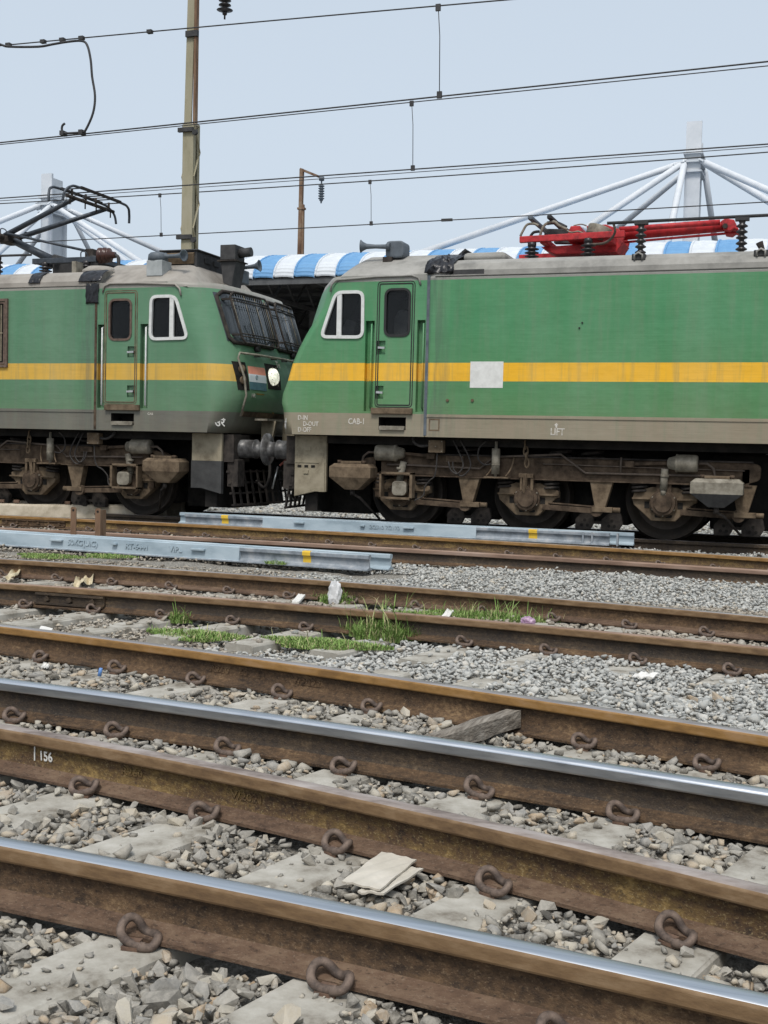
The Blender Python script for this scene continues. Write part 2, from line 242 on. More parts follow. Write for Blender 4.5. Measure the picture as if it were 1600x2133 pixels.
# ------------------------------------------------------------------ building helpers
def V(*a): return np.array(a, float)
def wloc(o):
    p = np.zeros(3)
    while o is not None:
        p = p+np.array(o.location); o = o.parent
    return p
class MB:
    """collects shapes; build() links them as ONE mesh object"""
    def __init__(s): s.v = []; s.f = []; s.m = []; s.sm = []
    def add(s, vs, fs, mi=0, smooth=False):
        n = len(s.v); s.v += [tuple(map(float, x)) for x in vs]
        for f in fs: s.f.append(tuple(n+i for i in f)); s.m.append(mi); s.sm.append(smooth)
        return s
    def box(s, x0, x1, y0, y1, z0, z1, mi=0):
        x0, x1 = min(x0, x1), max(x0, x1); y0, y1 = min(y0, y1), max(y0, y1); z0, z1 = min(z0, z1), max(z0, z1)
        vs = [(x0, y0, z0), (x1, y0, z0), (x1, y1, z0), (x0, y1, z0), (x0, y0, z1), (x1, y0, z1), (x1, y1, z1), (x0, y1, z1)]
        return s.add(vs, [(0, 3, 2, 1), (4, 5, 6, 7), (0, 1, 5, 4), (1, 2, 6, 5), (2, 3, 7, 6), (3, 0, 4, 7)], mi)
    def obox(s, c, ax, ay, az, mi=0):
        """box by centre and three half-axis vectors"""
        c, ax, ay, az = map(lambda q: np.array(q, float), (c, ax, ay, az))
        vs = [c+a*ax+b*ay+d*az for d in (-1, 1) for a, b in ((-1, -1), (1, -1), (1, 1), (-1, 1))]
        fs = [(0, 3, 2, 1), (4, 5, 6, 7), (0, 1, 5, 4), (1, 2, 6, 5), (2, 3, 7, 6), (3, 0, 4, 7)]
        if np.dot(np.cross(ax, ay), az) < 0: fs = [f[::-1] for f in fs]
        return s.add(vs, fs, mi)
    def bar(s, a, b, w, h, up=(0, 0, 1), mi=0):
        a, b = np.array(a, float), np.array(b, float); d = (b-a)/2; dn = d/np.linalg.norm(d)
        up = np.array(up, float); sx = np.cross(dn, up)
        if np.linalg.norm(sx) < 1e-4: sx = np.cross(dn, (0, 1, 0))
        sx /= np.linalg.norm(sx); uz = np.cross(sx, dn)
        return s.obox((a+b)/2, d, sx*w/2, uz*h/2, mi)
    def prism(s, poly, y0, y1, mi=0):
        """polygon in (x,z) from y0 to y1"""
        n = len(poly); A = sum(poly[i][0]*poly[(i+1) % n][1]-poly[(i+1) % n][0]*poly[i][1] for i in range(n))
        if A < 0: poly = poly[::-1]
        y0, y1 = min(y0, y1), max(y0, y1)
        vs = [(x, y0, z) for x, z in poly]+[(x, y1, z) for x, z in poly]
        fs = [tuple(range(n)), tuple(range(2*n-1, n-1, -1))]+[(i, i+n, (i+1) % n+n, (i+1) % n) for i in range(n)]
        return s.add(vs, fs, mi)
    def prism_yz(s, poly, x0, x1, mi=0):
        t = MB().prism(poly, x0, x1)      # (y,z) polygon along x
        return s.add([(y, x, z) for x, y, z in t.v], [f[::-1] for f in t.f], mi)
    def frame(s, outer, inner, y0, y1, mi=0):
        """ring between two (x,z) loops of equal count, y0 = outside face"""
        n = len(outer); vs = []
        for y in (y0, y1): vs += [(x, y, z) for x, z in outer]+[(x, y, z) for x, z in inner]
        fs = []
        for i in range(n):
            j = (i+1) % n
            fs += [(i, j, n+j, n+i), (2*n+i, 3*n+i, 3*n+j, 2*n+j), (i, 2*n+i, 2*n+j, j), (n+i, n+j, 3*n+j, 3*n+i)]
        return s.add(vs, fs, mi)
    def tube(s, pts, r, n=8, closed=False, mi=0, caps=True):
        P = [np.array(p, float) for p in pts]; N = len(P); R = r if hasattr(r, '__len__') else [r]*N
        T = []
        for i in range(N):
            a = P[(i-1) % N] if (closed or i > 0) else P[i]; b = P[(i+1) % N] if (closed or i < N-1) else P[i]
            t = b-a; T.append(t/max(np.linalg.norm(t), 1e-9))
        u = np.cross(T[0], (0, 0, 1.0))
        if np.linalg.norm(u) < 1e-3: u = np.cross(T[0], (0, 1.0, 0))
        u /= np.linalg.norm(u); vs = []
        for i in range(N):
            u = u-T[i]*np.dot(u, T[i]); u /= max(np.linalg.norm(u), 1e-9); w = np.cross(T[i], u)
            for k in range(n):
                a = 2*math.pi*k/n; vs.append(P[i]+(u*math.cos(a)+w*math.sin(a))*R[i])
        fs = []
        for i in range(N if closed else N-1):
            j = (i+1) % N
            for k in range(n):
                l = (k+1) % n; fs.append((i*n+k, i*n+l, j*n+l, j*n+k))
        s.add(vs, fs, mi, True)
        if caps and not closed:
            b = len(s.v)-N*n; s.f.append(tuple(b+k for k in range(n-1, -1, -1))); s.m.append(mi); s.sm.append(False)
            e = b+(N-1)*n; s.f.append(tuple(e+k for k in range(n))); s.m.append(mi); s.sm.append(False)
        return s
    def lathe(s, prof, c, axis=(0, 0, 1), n=16, mi=0, smooth=True):
        """profile [(r, h)] about an axis from point c; ends capped"""
        c = np.array(c, float); ax = np.array(axis, float); ax /= np.linalg.norm(ax)
        u = np.cross(ax, (0, 0, 1.0))
        if np.linalg.norm(u) < 1e-3: u = np.array((1.0, 0, 0))
        u /= np.linalg.norm(u); w = np.cross(ax, u); vs = []
        for r, h in prof:
            for k in range(n):
                a = 2*math.pi*k/n; vs.append(c+ax*h+(u*math.cos(a)+w*math.sin(a))*r)
        fs = [(i*n+k, i*n+(k+1) % n, (i+1)*n+(k+1) % n, (i+1)*n+k) for i in range(len(prof)-1) for k in range(n)]
        s.add(vs, fs, mi, smooth); b = len(s.v)-len(vs)
        s.f.append(tuple(b+k for k in range(n-1, -1, -1))); s.m.append(mi); s.sm.append(False)
        e = b+(len(prof)-1)*n; s.f.append(tuple(e+k for k in range(n))); s.m.append(mi); s.sm.append(False)
        return s
    def cyl(s, a, b, r0, r1=None, n=14, mi=0):
        a, b = np.array(a, float), np.array(b, float); L = np.linalg.norm(b-a)
        return s.lathe([(r0, 0), (r0 if r1 is None else r1, L)], a, b-a, n, mi)
    def mesh(s, name, mats, mirror=False, off=(0, 0, 0), bevel=0):
        v = np.array(s.v, float)-np.array(off, float); f = s.f
        if mirror: v = v*np.array((-1, 1, 1)); f = [t[::-1] for t in f]
        me = bpy.data.meshes.new(name); me.from_pydata(v.tolist(), [], f)
        mats = mats if isinstance(mats, (list, tuple)) else [mats]
        for q in mats: me.materials.append(MATS[q])
        me.polygons.foreach_set('material_index', s.m); me.polygons.foreach_set('use_smooth', s.sm)
        me.update(); return me
    def build(s, name, mats, parent=None, mirror=False, world=False, bevel=0):
        me = s.mesh(name, mats, mirror, wloc(parent) if world else (0, 0, 0))
        o = bpy.data.objects.new(name, me); COL.objects.link(o)
        if parent is not None: o.parent = parent
        if bevel:
            b = o.modifiers.new('bevel', 'BEVEL'); b.width = bevel; b.segments = 2; b.limit_method = 'ANGLE'; b.angle_limit = math.radians(40)
        return o
def tag(o, label=None, cat=None, group=None, kind=None):
    for k, q in (('label', label), ('category', cat), ('group', group), ('kind', kind)):
        if q: o[k] = q
    return o
def thing(name, loc, label, cat, group=None):
    o = bpy.data.objects.new(name, None); COL.objects.link(o); o.location = tuple(loc); o.empty_display_size = 0.2
    return tag(o, label, cat, group)
def text_part(name, body, size, mat, parent, origin, right, up, ext=0.0015, mirror=False, sx=1.0, world=False, shear=0, bold=0.018):
    cu = bpy.data.curves.new(name, 'FONT'); cu.body = body; cu.size = size; cu.extrude = ext; cu.resolution_u = 3; cu.shear = shear; cu.offset = size*bold
    to = bpy.data.objects.new(name+'_curve', cu); COL.objects.link(to)
    dg = bpy.context.evaluated_depsgraph_get(); me = bpy.data.meshes.new_from_object(to.evaluated_get(dg))
    bpy.data.objects.remove(to); bpy.data.curves.remove(cu)
    R_, U_ = np.array(right, float), np.array(up, float); R_ /= np.linalg.norm(R_); U_ /= np.linalg.norm(U_); Nn = np.cross(R_, U_)
    O = np.array(origin, float)-(wloc(parent) if world else 0)
    for q in me.vertices:
        c = O+R_*q.co.x*sx+U_*q.co.y+Nn*q.co.z; q.co = c
    me.materials.clear(); me.materials.append(MATS[mat]); me.name = name
    o = bpy.data.objects.new(name, me); COL.objects.link(o); o.parent = parent
    return o
def rounded(x0, x1, z0, z1, r, n=4):
    pts = []
    for cx, cz, a0 in ((x1-r, z1-r, 0), (x0+r, z1-r, 90), (x0+r, z0+r, 180), (x1-r, z0+r, 270)):
        for k in range(n+1):
            a = math.radians(a0+90*k/n); pts.append((cx+r*math.cos(a), cz+r*math.sin(a)))
    return pts
def round_poly(poly, r, n=4):
    out = []; N = len(poly)
    for i in range(N):
        p = np.array(poly[i], float); a = np.array(poly[i-1], float); b = np.array(poly[(i+1) % N], float)
        da = (a-p)/np.linalg.norm(a-p); db = (b-p)/np.linalg.norm(b-p); rr = min(r, np.linalg.norm(a-p)*.45, np.linalg.norm(b-p)*.45)
        for k in range(n+1):
            t = k/n; q = (1-t)**2*(p+da*rr)+2*t*(1-t)*p+t*t*(p+db*rr); out.append(tuple(q))
    return out
def inset(poly, d):
    c = np.mean(np.array(poly), axis=0); out = []; N = len(poly)
    for i in range(N):
        p = np.array(poly[i]); t = np.array(poly[(i+1) % N])-np.array(poly[i-1]); n = np.array((-t[1], t[0])); n = n/max(np.linalg.norm(n), 1e-9)
        if np.dot(n, c-p) < 0: n = -n
        out.append(tuple(p+n*d))
    return out
def smooth_path(pts, k=6):
    P = [np.array(p, float) for p in pts]; out = []
    for i in range(len(P)-1):
        p0, p1, p2, p3 = P[max(i-1, 0)], P[i], P[i+1], P[min(i+2, len(P)-1)]
        for j in range(k):
            t = j/k; out.append(0.5*((2*p1)+(-p0+p2)*t+(2*p0-5*p1+4*p2-p3)*t*t+(-p0+3*p1-3*p2+p3)*t**3))
    out.append(P[-1]); return out
def tape(parent, x0, x1, path, mat, seed, amp=0.009):
    """crinkled plastic sheet stuck over a roof edge; path = (y,z) points"""
    r = np.random.default_rng(seed); nx = 12; P = smooth_path([(0, a, b) for a, b in path], 3); vs = []
    for i in range(nx+1):
        for j, q in enumerate(P):
            e = 0.5 if i in (0, nx) or j in (0, len(P)-1) else 1.0
            vs.append((x0+(x1-x0)*i/nx+r.normal()*0.006, q[1]-abs(r.normal())*amp*e-0.004, q[2]+r.normal()*amp*0.5*e+0.004))
    k = len(P); fs = [(i*k+j, (i+1)*k+j, (i+1)*k+j+1, i*k+j+1) for i in range(nx) for j in range(k-1)]
    o = MB().add(vs, fs, 0, True).build('plastic_patch', mat, parent); s = o.modifiers.new('thick', 'SOLIDIFY'); s.thickness = 0.003; return o
def crumple(name, mat, parent, c, size, seed, sub=3, amp=0.35):
    """creased lump of film or cloth"""
    bm = bmesh.new(); bmesh.ops.create_icosphere(bm, subdivisions=sub, radius=1.0); r = np.random.default_rng(seed)
    K = r.normal(size=(9, 3))*2.2; ph = r.uniform(0, 6.28, 9)
    for q in bm.verts:
        p = np.array(q.co); d = 1+amp*np.mean([abs(math.sin(K[i]@p+ph[i])) for i in range(9)])*2-amp+r.normal()*0.05
        q.co = Vector(tuple(np.array(size)*p*d))
    me = bpy.data.meshes.new(name); bm.to_mesh(me); bm.free(); me.materials.append(MATS[mat])
    o = bpy.data.objects.new(name, me); COL.objects.link(o); o.location = tuple(c); o.parent = parent; return o

Y0 = 17.6           # centre line of the track the locomotives stand on
XR, XL = -7.40, -8.28   # nose datum of the right-hand and left-hand locomotive
def RU(px, py, v): p = onY(px, py, Y0+v); return p[0]-XR, p[2]
def LU(px, py, v): p = onY(px, py, Y0+v); return XL-p[0], p[2]
def RP(px, py, v): u, z = RU(px, py, v); return (u, v, z)
def LP(px, py, v): u, z = LU(px, py, v); return (u, v, z)
# ------------------------------------------------------------------ ground
gm = MB(); G = 700
gm.add([(-G, -G, -0.27), (G, -G, -0.27), (G, G, -0.27), (-G, G, -0.27)], [(0, 1, 2, 3)])
ground = tag(gm.build('ground', 'ground_dirt'), 'dusty grey ground under the tracks', 'ground', kind='structure')

# ------------------------------------------------------------------ rails
HALF = [(0.075, -0.172), (0.075, -0.161), (0.03, -0.147), (0.0125, -0.136), (0.0085, -0.115), (0.0085, -0.072), (0.0115, -0.058),
        (0.0335, -0.049), (0.0362, -0.043), (0.0362, -0.013), (0.0325, -0.0045), (0.02, -0.0008)]
HMAT = [1, 1, 1, 0, 0, 0, 0, 2, 2, 2, 3]     # 0 web, 1 foot, 2 head side, 3 running surface
PROF = HALF+[(-a, b) for a, b in HALF[::-1]]
PMAT = HMAT+[3]+HMAT[::-1]+[1]
class Line:
    """plan line of a rail through three measured points, straight beyond them"""
    def __init__(s, pts, off=-0.03):
        P = [onZ(a, b, 0.0)[:2] for a, b in pts]; s.x = [q[0] for q in P]; y = [q[1]+off for q in P]
        s.c = np.polyfit(s.x, y, 2); s.lo, s.hi = s.x[0], s.x[-1]
    def y(s, x):
        x = np.asarray(x, float); xc = np.clip(x, s.lo, s.hi); sl = 2*s.c[0]*xc+s.c[1]
        return np.polyval(s.c, xc)+sl*(x-xc)
    def slope(s, x): xc = np.clip(x, s.lo, s.hi); return 2*s.c[0]*xc+s.c[1]
class Straight:
    def __init__(s, y): s.k = y
    def y(s, x): return np.zeros_like(np.asarray(x, float))+s.k
    def slope(s, x): return 0.0
RL = {1: Line([(0, 1740), (800, 1895), (1600, 2067)]), 2: Line([(0, 1505), (800, 1660), (1600, 1843)]),
      3: Line([(0, 1410), (800, 1518), (1600, 1640)]), 4: Line([(0, 1299), (800, 1404), (1600, 1525)]),
      5: Line([(0, 1212), (800, 1272), (1600, 1347)]), 6: Line([(0, 1162), (800, 1216), (1600, 1283)]),
      7: Line([(0, 1098), (800, 1139), (1600, 1187)]), 8: Line([(0, 1072), (800, 1112), (1600, 1161)]),
      9: Straight(Y0-0.876), 10: Straight(Y0+0.876)}
def add_rail(mb, line, x0, x1, step=0.3, z=0.0, prof=PROF, pm=PMAT, ycall=None):
    n = max(2, int((x1-x0)/step)+1); xs = np.linspace(x0, x1, n); k = len(prof); vs = []
    for x in xs:
        y = float(line.y(x)); sl = float(line.slope(x)); d = 1/math.sqrt(1+sl*sl)
        for a, b in prof: vs.append((x-sl*d*a, y+d*a, z+b))
    nb = len(mb.v); mb.v += vs
    for i in range(n-1):
        for j in range(k):
            l = (j+1) % k
            mb.f.append((nb+i*k+j, nb+(i+1)*k+j, nb+(i+1)*k+l, nb+i*k+l)); mb.m.append(pm[j]); mb.sm.append(j in (3, 4, 5, 9, 10, 11, 12, 13, 17, 18, 19))
    mb.f.append(tuple(nb+j for j in range(k))); mb.m.append(0); mb.sm.append(False)
    mb.f.append(tuple(nb+(n-1)*k+j for j in range(k-1, -1, -1))); mb.m.append(0); mb.sm.append(False)
    return mb
def rail_part(track, i, x0, x1, mats, label=None):
    o = add_rail(MB(), RL[i], x0, x1).build('rail', mats, track, world=True)
    if label: o['label'] = label
    return o

near = thing('turnout_track', (-1.5, 3.6, -0.27), 'nearest turnout track: four rails sharing long concrete sleepers, two heads polished bright', 'railway track')
mid = thing('railway_track', (-3, 8.6, -0.27), 'rusty middle track with grass growing between its rails and sleepers', 'railway track')
far = thing('railway_track', (-5, 14.1, -0.27), 'brown track beside the blue spare rails, in front of the locomotives', 'railway track')
locot = thing('railway_track', (-8, Y0, -0.27), 'track on which the two green locomotives stand', 'railway track')
rail_part(near, 1, -6, 3, ['rail_rust', 'rail_foot_dust', 'rail_head_side', 'rail_top_polished'], 'nearest rail with a polished bluish top')
r2 = rail_part(near, 2, -8, 3, ['rail_rust_ochre', 'rail_foot_dust', 'rail_head_side', 'rail_top_dull'], 'dull brown rail with the white number 156 on its web')
rail_part(near, 3, -9, 3, ['rail_rust_dark', 'rail_rust', 'rail_top_polished', 'rail_top_polished'], 'rail with a bright polished head and oily dark web')
r4 = rail_part(near, 4, -10, 3, ['rail_rust', 'rail_rust', 'rail_head_orange', 'rail_top_worn'], 'rail with an orange-rusted head side')
r5 = rail_part(mid, 5, -13, 3, ['rail_rust_dark', 'rail_rust', 'rail_head_side', 'rail_top_brown'])
rail_part(mid, 6, -14, 3, ['rail_rust', 'rail_foot_dust', 'rail_head_side', 'rail_top_worn'])
rail_part(far, 7, -18, 4, ['rail_rust_dark', 'rail_rust', 'rail_top_brown', 'rail_top_brown'])
r8 = rail_part(far, 8, -19, 4, ['rail_rust_ochre', 'rail_rust', 'rail_head_orange', 'rail_top_worn'])
rail_part(locot, 9, -34, 16, ['rail_rust_dark', 'rail_rust_dark', 'rail_rust_dark', 'rail_top_worn'])
rail_part(locot, 10, -34, 16, ['rail_rust_dark', 'rail_rust_dark', 'rail_rust_dark', 'rail_top_worn'])

# ------------------------------------------------------------------ sleepers and elastic clips
def sleeper_mesh(L, seed):
    r = np.random.default_rng(seed); mb = MB(); n = 10; vs = []
    prof = [(-0.135, -0.2), (-0.112, -0.012), (-0.1, 0), (0.1, 0), (0.112, -0.012), (0.135, -0.2)]
    for i in range(n+1):
        y = -L/2+L*i/n
        for a, b in prof: vs.append((a+r.normal()*0.003, y, b+r.normal()*0.0015))
    k = len(prof); fs = [(i*k+j, i*k+(j+1) % k, (i+1)*k+(j+1) % k, (i+1)*k+j) for i in range(n) for j in range(k)]
    fs = [f[::-1] for f in fs]
    fs += [tuple(range(k)), tuple(n*k+j for j in range(k-1, -1, -1))]
    mb.add(vs, [f for f in fs]); return mb.mesh('sleeper', 'sleeper_concrete')
cp = [(38, 62, 22), (10, 60, 17), (-22, 60, 17), (-48, 56, 27), (-60, 45, 46), (-57, 28, 66), (-42, 14, 72), (-22, 6, 60), (0, 4, 40), (22, 7, 36), (42, 14, 45), (58, 28, 50), (64, 46, 42), (56, 60, 27), (34, 66, 20), (20, 66, 18)]
cpath = smooth_path([(a/1000, -b/1000, c/1000) for a, b, c in cp], 3)
CLIP = MB().tube([q*np.array((0.84, 1.0, 0.82)) for q in cpath], 0.0122, 8).mesh('rail_clip', 'clip_steel')
INS = MB().box(-0.028, 0.028, -0.072, -0.034, 0, 0.01).box(-0.018, 0.022, -0.064, -0.044, 0.01, 0.026).mesh('clip_insert', 'clip_insert')
SL_TOP = -0.181
FOOT = []      # sleeper footprints for the ballast: (cx, cy, dirx, diry, halfL)
def lay(track, xs, yref, tilt, y0, y1, rails, seeds, skip=()):
    d = np.array((tilt, 1.0)); d /= np.linalg.norm(d); L = (y1-y0)/d[1]
    meshes = [sleeper_mesh(L, q) for q in seeds]
    for i, x in enumerate(xs):
        cy = (y0+y1)/2; cx = x+(cy-yref)*tilt
        o = bpy.data.objects.new('sleeper', meshes[i % len(meshes)]); COL.objects.link(o); o.parent = track
        dz = float(RNG.normal()*0.003)
        o.location = tuple(np.array((cx, cy, SL_TOP+dz))-wloc(track)); ang = -math.atan2(tilt, 1.0); o.rotation_euler = (0, 0, ang)
        FOOT.append((cx, cy, d[0], d[1], L/2))
        W = Matrix.Translation((cx, cy, SL_TOP+dz)) @ Matrix.Rotation(ang, 4, 'Z')
        for r in rails:
            xx = cx
            for _ in range(6): yy = float(RL[r].y(xx)); xx = cx+(yy-cy)*tilt
            if (round(x, 2), r) in skip or not (y0 < yy < y1): continue
            sl = float(RL[r].slope(xx)); th = math.atan(sl)
            px = xx+math.sin(th)*0.05; py = yy-math.cos(th)*0.05
            C = Matrix.Translation((px, py, SL_TOP)) @ Matrix.Rotation(th+float(RNG.normal()*0.14), 4, 'Z')
            ins = bpy.data.objects.new('clip_insert', INS); cl = bpy.data.objects.new('rail_clip', CLIP)
            for q in (ins, cl):
                COL.objects.link(q); q.parent = o; q.matrix_basis = W.inverted() @ C
            cl.matrix_basis = W.inverted() @ C @ Matrix.Rotation(float(RNG.normal()*0.13), 4, 'Y') @ Matrix.Translation((0, 0, 0.002))
lay(near, [-2.0+0.6*k for k in range(-9, 6)], 3.6, 0.285, 2.05, 6.75, (1, 2, 3, 4), (1, 2, 3), skip={(-2.0, 4)})
lay(mid, [-1.59+0.615*k for k in range(-14, 6)], 7.7, 0.22, 7.15, 9.95, (5, 6), (4, 5, 6))
for k in range(24):      # clips of the brown rail beyond
    x = -14+0.65*k; y = float(RL[8].y(x)); th = math.atan(float(RL[8].slope(x)))
    q = bpy.data.objects.new('rail_clip', CLIP); COL.objects.link(q); q.parent = far
    q.matrix_basis = Matrix.Translation(tuple(np.array((x, y-0.05, SL_TOP))-wloc(far))) @ Matrix.Rotation(th, 4, 'Z')

# fishplated joints
def along(i, x, n, z):
    y = float(RL[i].y(x)); th = math.atan(float(RL[i].slope(x))); return np.array((x-math.sin(th)*n, y+math.cos(th)*n, z)), np.array((math.cos(th), math.sin(th), 0)), np.array((-math.sin(th), math.cos(th), 0))
def fishplate(track, rail, i, x, L, mat, nb=4):
    c, t, n = along(i, x, -0.022, -0.1); up = np.array((0, 0, 1.0)); mb = MB()
    mb.obox(c, t*L/2, n*0.013, up*0.034).obox(c-n*0.012+up*0.038, t*L/2, n*0.02, up*0.008).obox(c-n*0.016-up*0.036, t*L/2, n*0.024, up*0.008)
    o = mb.build('fishplate', mat, rail, world=True)
    for k in range(nb):
        q = c+t*(k-(nb-1)/2)*L/nb-n*0.02
        MB().obox(q, t*0.017+up*0.008, n*0.014, up*0.017-t*0.008).build('bolt', mat, o, world=True)
xj = float(onZ(105, 1258, -0.1)[0]); fishplate(mid, r5, 5, xj, 0.62, 'rail_rust_dark', 3)
xj = float(onZ(85, 1088, -0.1)[0]); fishplate(far, r8, 8, xj, 1.1, 'rail_rust', 6)

# lettering on the rails
def on_web(i, px, py, z=-0.09):
    p = onZ(px, py, z); x = float(p[0])
    return along(i, x, -0.0095, z)
c, t, n = on_web(2, 68, 1590, -0.12); text_part('painted_number', '156', 0.055, 'letter_white', r2, c+(0, 0, 0.012)+t*0.02-n*0.002, t, (0, -0.1, 1), 0.001, world=True, sx=0.85)
c1 = c-t*0.005; MB().obox(c1+(0, 0, 0.035)-n*0.002, t*0.003, n*0.001, (0, 0, 0.03)).build('painted_stroke', 'letter_white', r2, world=True)
c, t, n = on_web(2, 235, 1615); text_part('rolled_mark', 'R260', 0.042, 'rail_rust_ochre', r2, c-(0, 0, 0.01), t, (0, -0.05, 1), 0.003, world=True, sx=1.2)
c, t, n = on_web(2, 455, 1670); text_part('rolled_mark', 'V/2021', 0.042, 'rail_rust_ochre', r2, c-(0, 0, 0.012), t, (0, -0.05, 1), 0.003, world=True, sx=1.2)
c, t, n = on_web(4, 405, 1402); [text_part('rolled_mark', w_, 0.05, 'rail_rust', r4, c-(0, 0, 0.02)+t*q_, t, (0, -0.05, 1), 0.003, world=True, sx=1.3) for w_, q_ in (('R260', 0), ('60', 0.2), ('E1', 0.32))]
c, t, n = on_web(4, 575, 1430); text_part('rolled_mark', 'V/2022', 0.05, 'rail_rust', r4, c-(0, 0, 0.02), t, (0, -0.05, 1), 0.003, world=True, sx=1.3)

# ------------------------------------------------------------------ ballast
def stone_variants(n, npts, seed):
    r = np.random.default_rng(seed); out = []
    while len(out) < n:
        P = r.normal(size=(npts, 3)); P /= np.linalg.norm(P, axis=1)[:, None]
        P = np.sign(P)*np.abs(P)**0.6; P *= r.uniform(0.8, 1.05, (npts, 1)); P *= np.array((1.05, r.uniform(0.6, 0.95), r.uniform(0.36, 0.66)))*0.9
        bm = bmesh.new()
        for q in P: bm.verts.new(q)
        res = bmesh.ops.convex_hull(bm, input=bm.verts[:]); bad = [e for e in res['geom_interior'] if isinstance(e, bmesh.types.BMVert)]
        if bad: bmesh.ops.delete(bm, geom=bad, context='VERTS')
        bmesh.ops.triangulate(bm, faces=bm.faces[:]); bm.verts.index_update()
        out.append((np.array([tuple(q.co) for q in bm.verts]), np.array([[q.index for q in f.verts] for f in bm.faces]))); bm.free()
    return out
VAR_NEAR = stone_variants(40, 13, 3); VAR_FAR = stone_variants(16, 10, 5)
def rot_mats(n, tilt):
    a = RNG.uniform(0, 2*np.pi, n); b = RNG.normal(size=n)*tilt; c = RNG.normal(size=n)*tilt
    ca, sa, cb, sb, cc, sc = np.cos(a), np.sin(a), np.cos(b), np.sin(b), np.cos(c), np.sin(c); z = np.zeros(n); o = np.ones(n)
    Rz = np.stack([ca, -sa, z, sa, ca, z, z, z, o], 1).reshape(-1, 3, 3); Rx = np.stack([o, z, z, z, cb, -sb, z, sb, cb], 1).reshape(-1, 3, 3); Ry = np.stack([cc, z, sc, z, o, z, -sc, z, cc], 1).reshape(-1, 3, 3)
    return Rz @ Rx @ Ry
def stones_mesh(name, mat, pos, rad, var, tilt=0.33):
    n = len(pos); R_ = rot_mats(n, tilt); vi = RNG.integers(0, len(var), n); VV, FF, off = [], [], 0
    for k, (v, f) in enumerate(var):
        idx = np.where(vi == k)[0]
        if not len(idx): continue
        w = np.einsum('nij,vj->nvi', R_[idx], v)*rad[idx][:, None, None]+pos[idx][:, None, :]
        VV.append(w.reshape(-1, 3)); base = off+np.arange(len(idx))*len(v); FF.append((f[None]+base[:, None, None]).reshape(-1, 3)); off += len(idx)*len(v)
    VV = np.concatenate(VV); FF = np.concatenate(FF); me = bpy.data.meshes.new(name)
    me.vertices.add(len(VV)); me.vertices.foreach_set('co', VV.astype(np.float32).ravel())
    me.loops.add(FF.size); me.loops.foreach_set('vertex_index', FF.astype(np.int32).ravel())
    me.polygons.add(len(FF)); me.polygons.foreach_set('loop_start', np.arange(0, FF.size, 3, dtype=np.int32))
    me.update(calc_edges=True); me.materials.append(MATS[mat])
    o = bpy.data.objects.new(name, me); COL.objects.link(o); return o
def zone_of(x, y): return sum((RL[k].y(x) < y).astype(int) for k in range(1, 11))
def frame_x(y):
    """ground span in view at distance y, with some beyond both edges"""
    a = onZ_at(-120, y); b = onZ_at(1720, y); return a-0.25-0.03*y, b+0.25+0.02*y
def onZ_at(px, Y):
    t = (px-800)/F_PX; d0 = -math.sin(YAW)+t*math.cos(YAW); d1 = math.cos(YAW)+t*math.sin(YAW); return Y*d0/d1
def height(x, y, z):
    h = np.full(len(x), -0.215)
    s = np.clip((x+3.3)/2.2, 0, 1); s5 = np.clip((x+4.6)/2.5, 0, 1)
    h = np.where(z == 0, -0.194, h); h = np.where(z == 1, -0.2, h); h = np.where(z == 2, -0.188, h); h = np.where(z == 3, -0.186, h)
    h = np.where(z == 4, -0.238+0.075*s, h); h = np.where(z == 5, -0.205+0.01*s, h); h = np.where(z == 6, -0.2+0.06*s5, h)
    h = np.where(z == 7, -0.2, h); h = np.where(z == 8, -0.19+0.05*np.clip((x+5)/3, 0, 1), h); h = np.where(z >= 9, -0.21, h)
    h = h+0.014*np.sin(3.1*x+1.3*y)*np.sin(2.3*y-0.7*x)+0.01*np.sin(7.7*x)*np.sin(6.1*y+1)
    return h
OBST = []   # (x0,x1,y0,y1) areas kept free, filled below
OBST += [(-13.5, -3.9, 11.55, 12.15)]
def scatter(ya, yb, sp, r0, r1, lift, keep):
    P = []
    ny = int((yb-ya)/sp)
    for i in range(ny):
        y = ya+(i+0.5)*sp; a, b = frame_x(y); n = int((b-a)/sp)
        xs = a+(np.arange(n)+0.5)*sp; P.append(np.stack([xs, np.full(n, y)], 1))
    P = np.concatenate(P); P += RNG.uniform(-0.55, 0.55, P.shape)*sp; P = P[RNG.uniform(size=len(P)) < keep]
    x, y = P[:, 0], P[:, 1]; n = len(P); r = r0+(r1-r0)*RNG.uniform(size=n)**1.6; r *= np.where(RNG.uniform(size=n) < 0.05, 1.4, 1.0)
    z = zone_of(x, y); h = height(x, y, z); ok = np.ones(n, bool); r = np.where((z == 4) | (z == 6), r*0.84, r)
    for k in range(1, 11): ok &= np.abs(RL[k].y(x)-y) > 0.074+r*0.45
    on = np.zeros(n, bool)
    for cx, cy, dx, dy, hl in FOOT:
        lx = (x-cx)*dy-(y-cy)*dx; ly = (x-cx)*dx+(y-cy)*dy; on |= (np.abs(lx) < 0.104+r*0.35) & (np.abs(ly) < hl+0.01)
    stray = RNG.uniform(size=n)
    near_rail = np.min(np.stack([np.abs(RL[k].y(x)-y) for k in range(1, 7)]), 0)
    cov = h > -0.168
    ok &= (~on) | cov | (stray < np.where(z == 0, 0.13, np.where(near_rail < 0.2, 0.13, 0.05)))
    h = np.where(on & ~cov, SL_TOP+r*0.28, h)
    for a, b, c, d in OBST: ok &= ~((x > a) & (x < b) & (y > c) & (y < d))
    zz = h+np.where(on, 0.0, RNG.normal(size=n)*0.008+lift)
    return np.stack([x, y, zz], 1)[ok], r[ok], z[ok], on[ok]
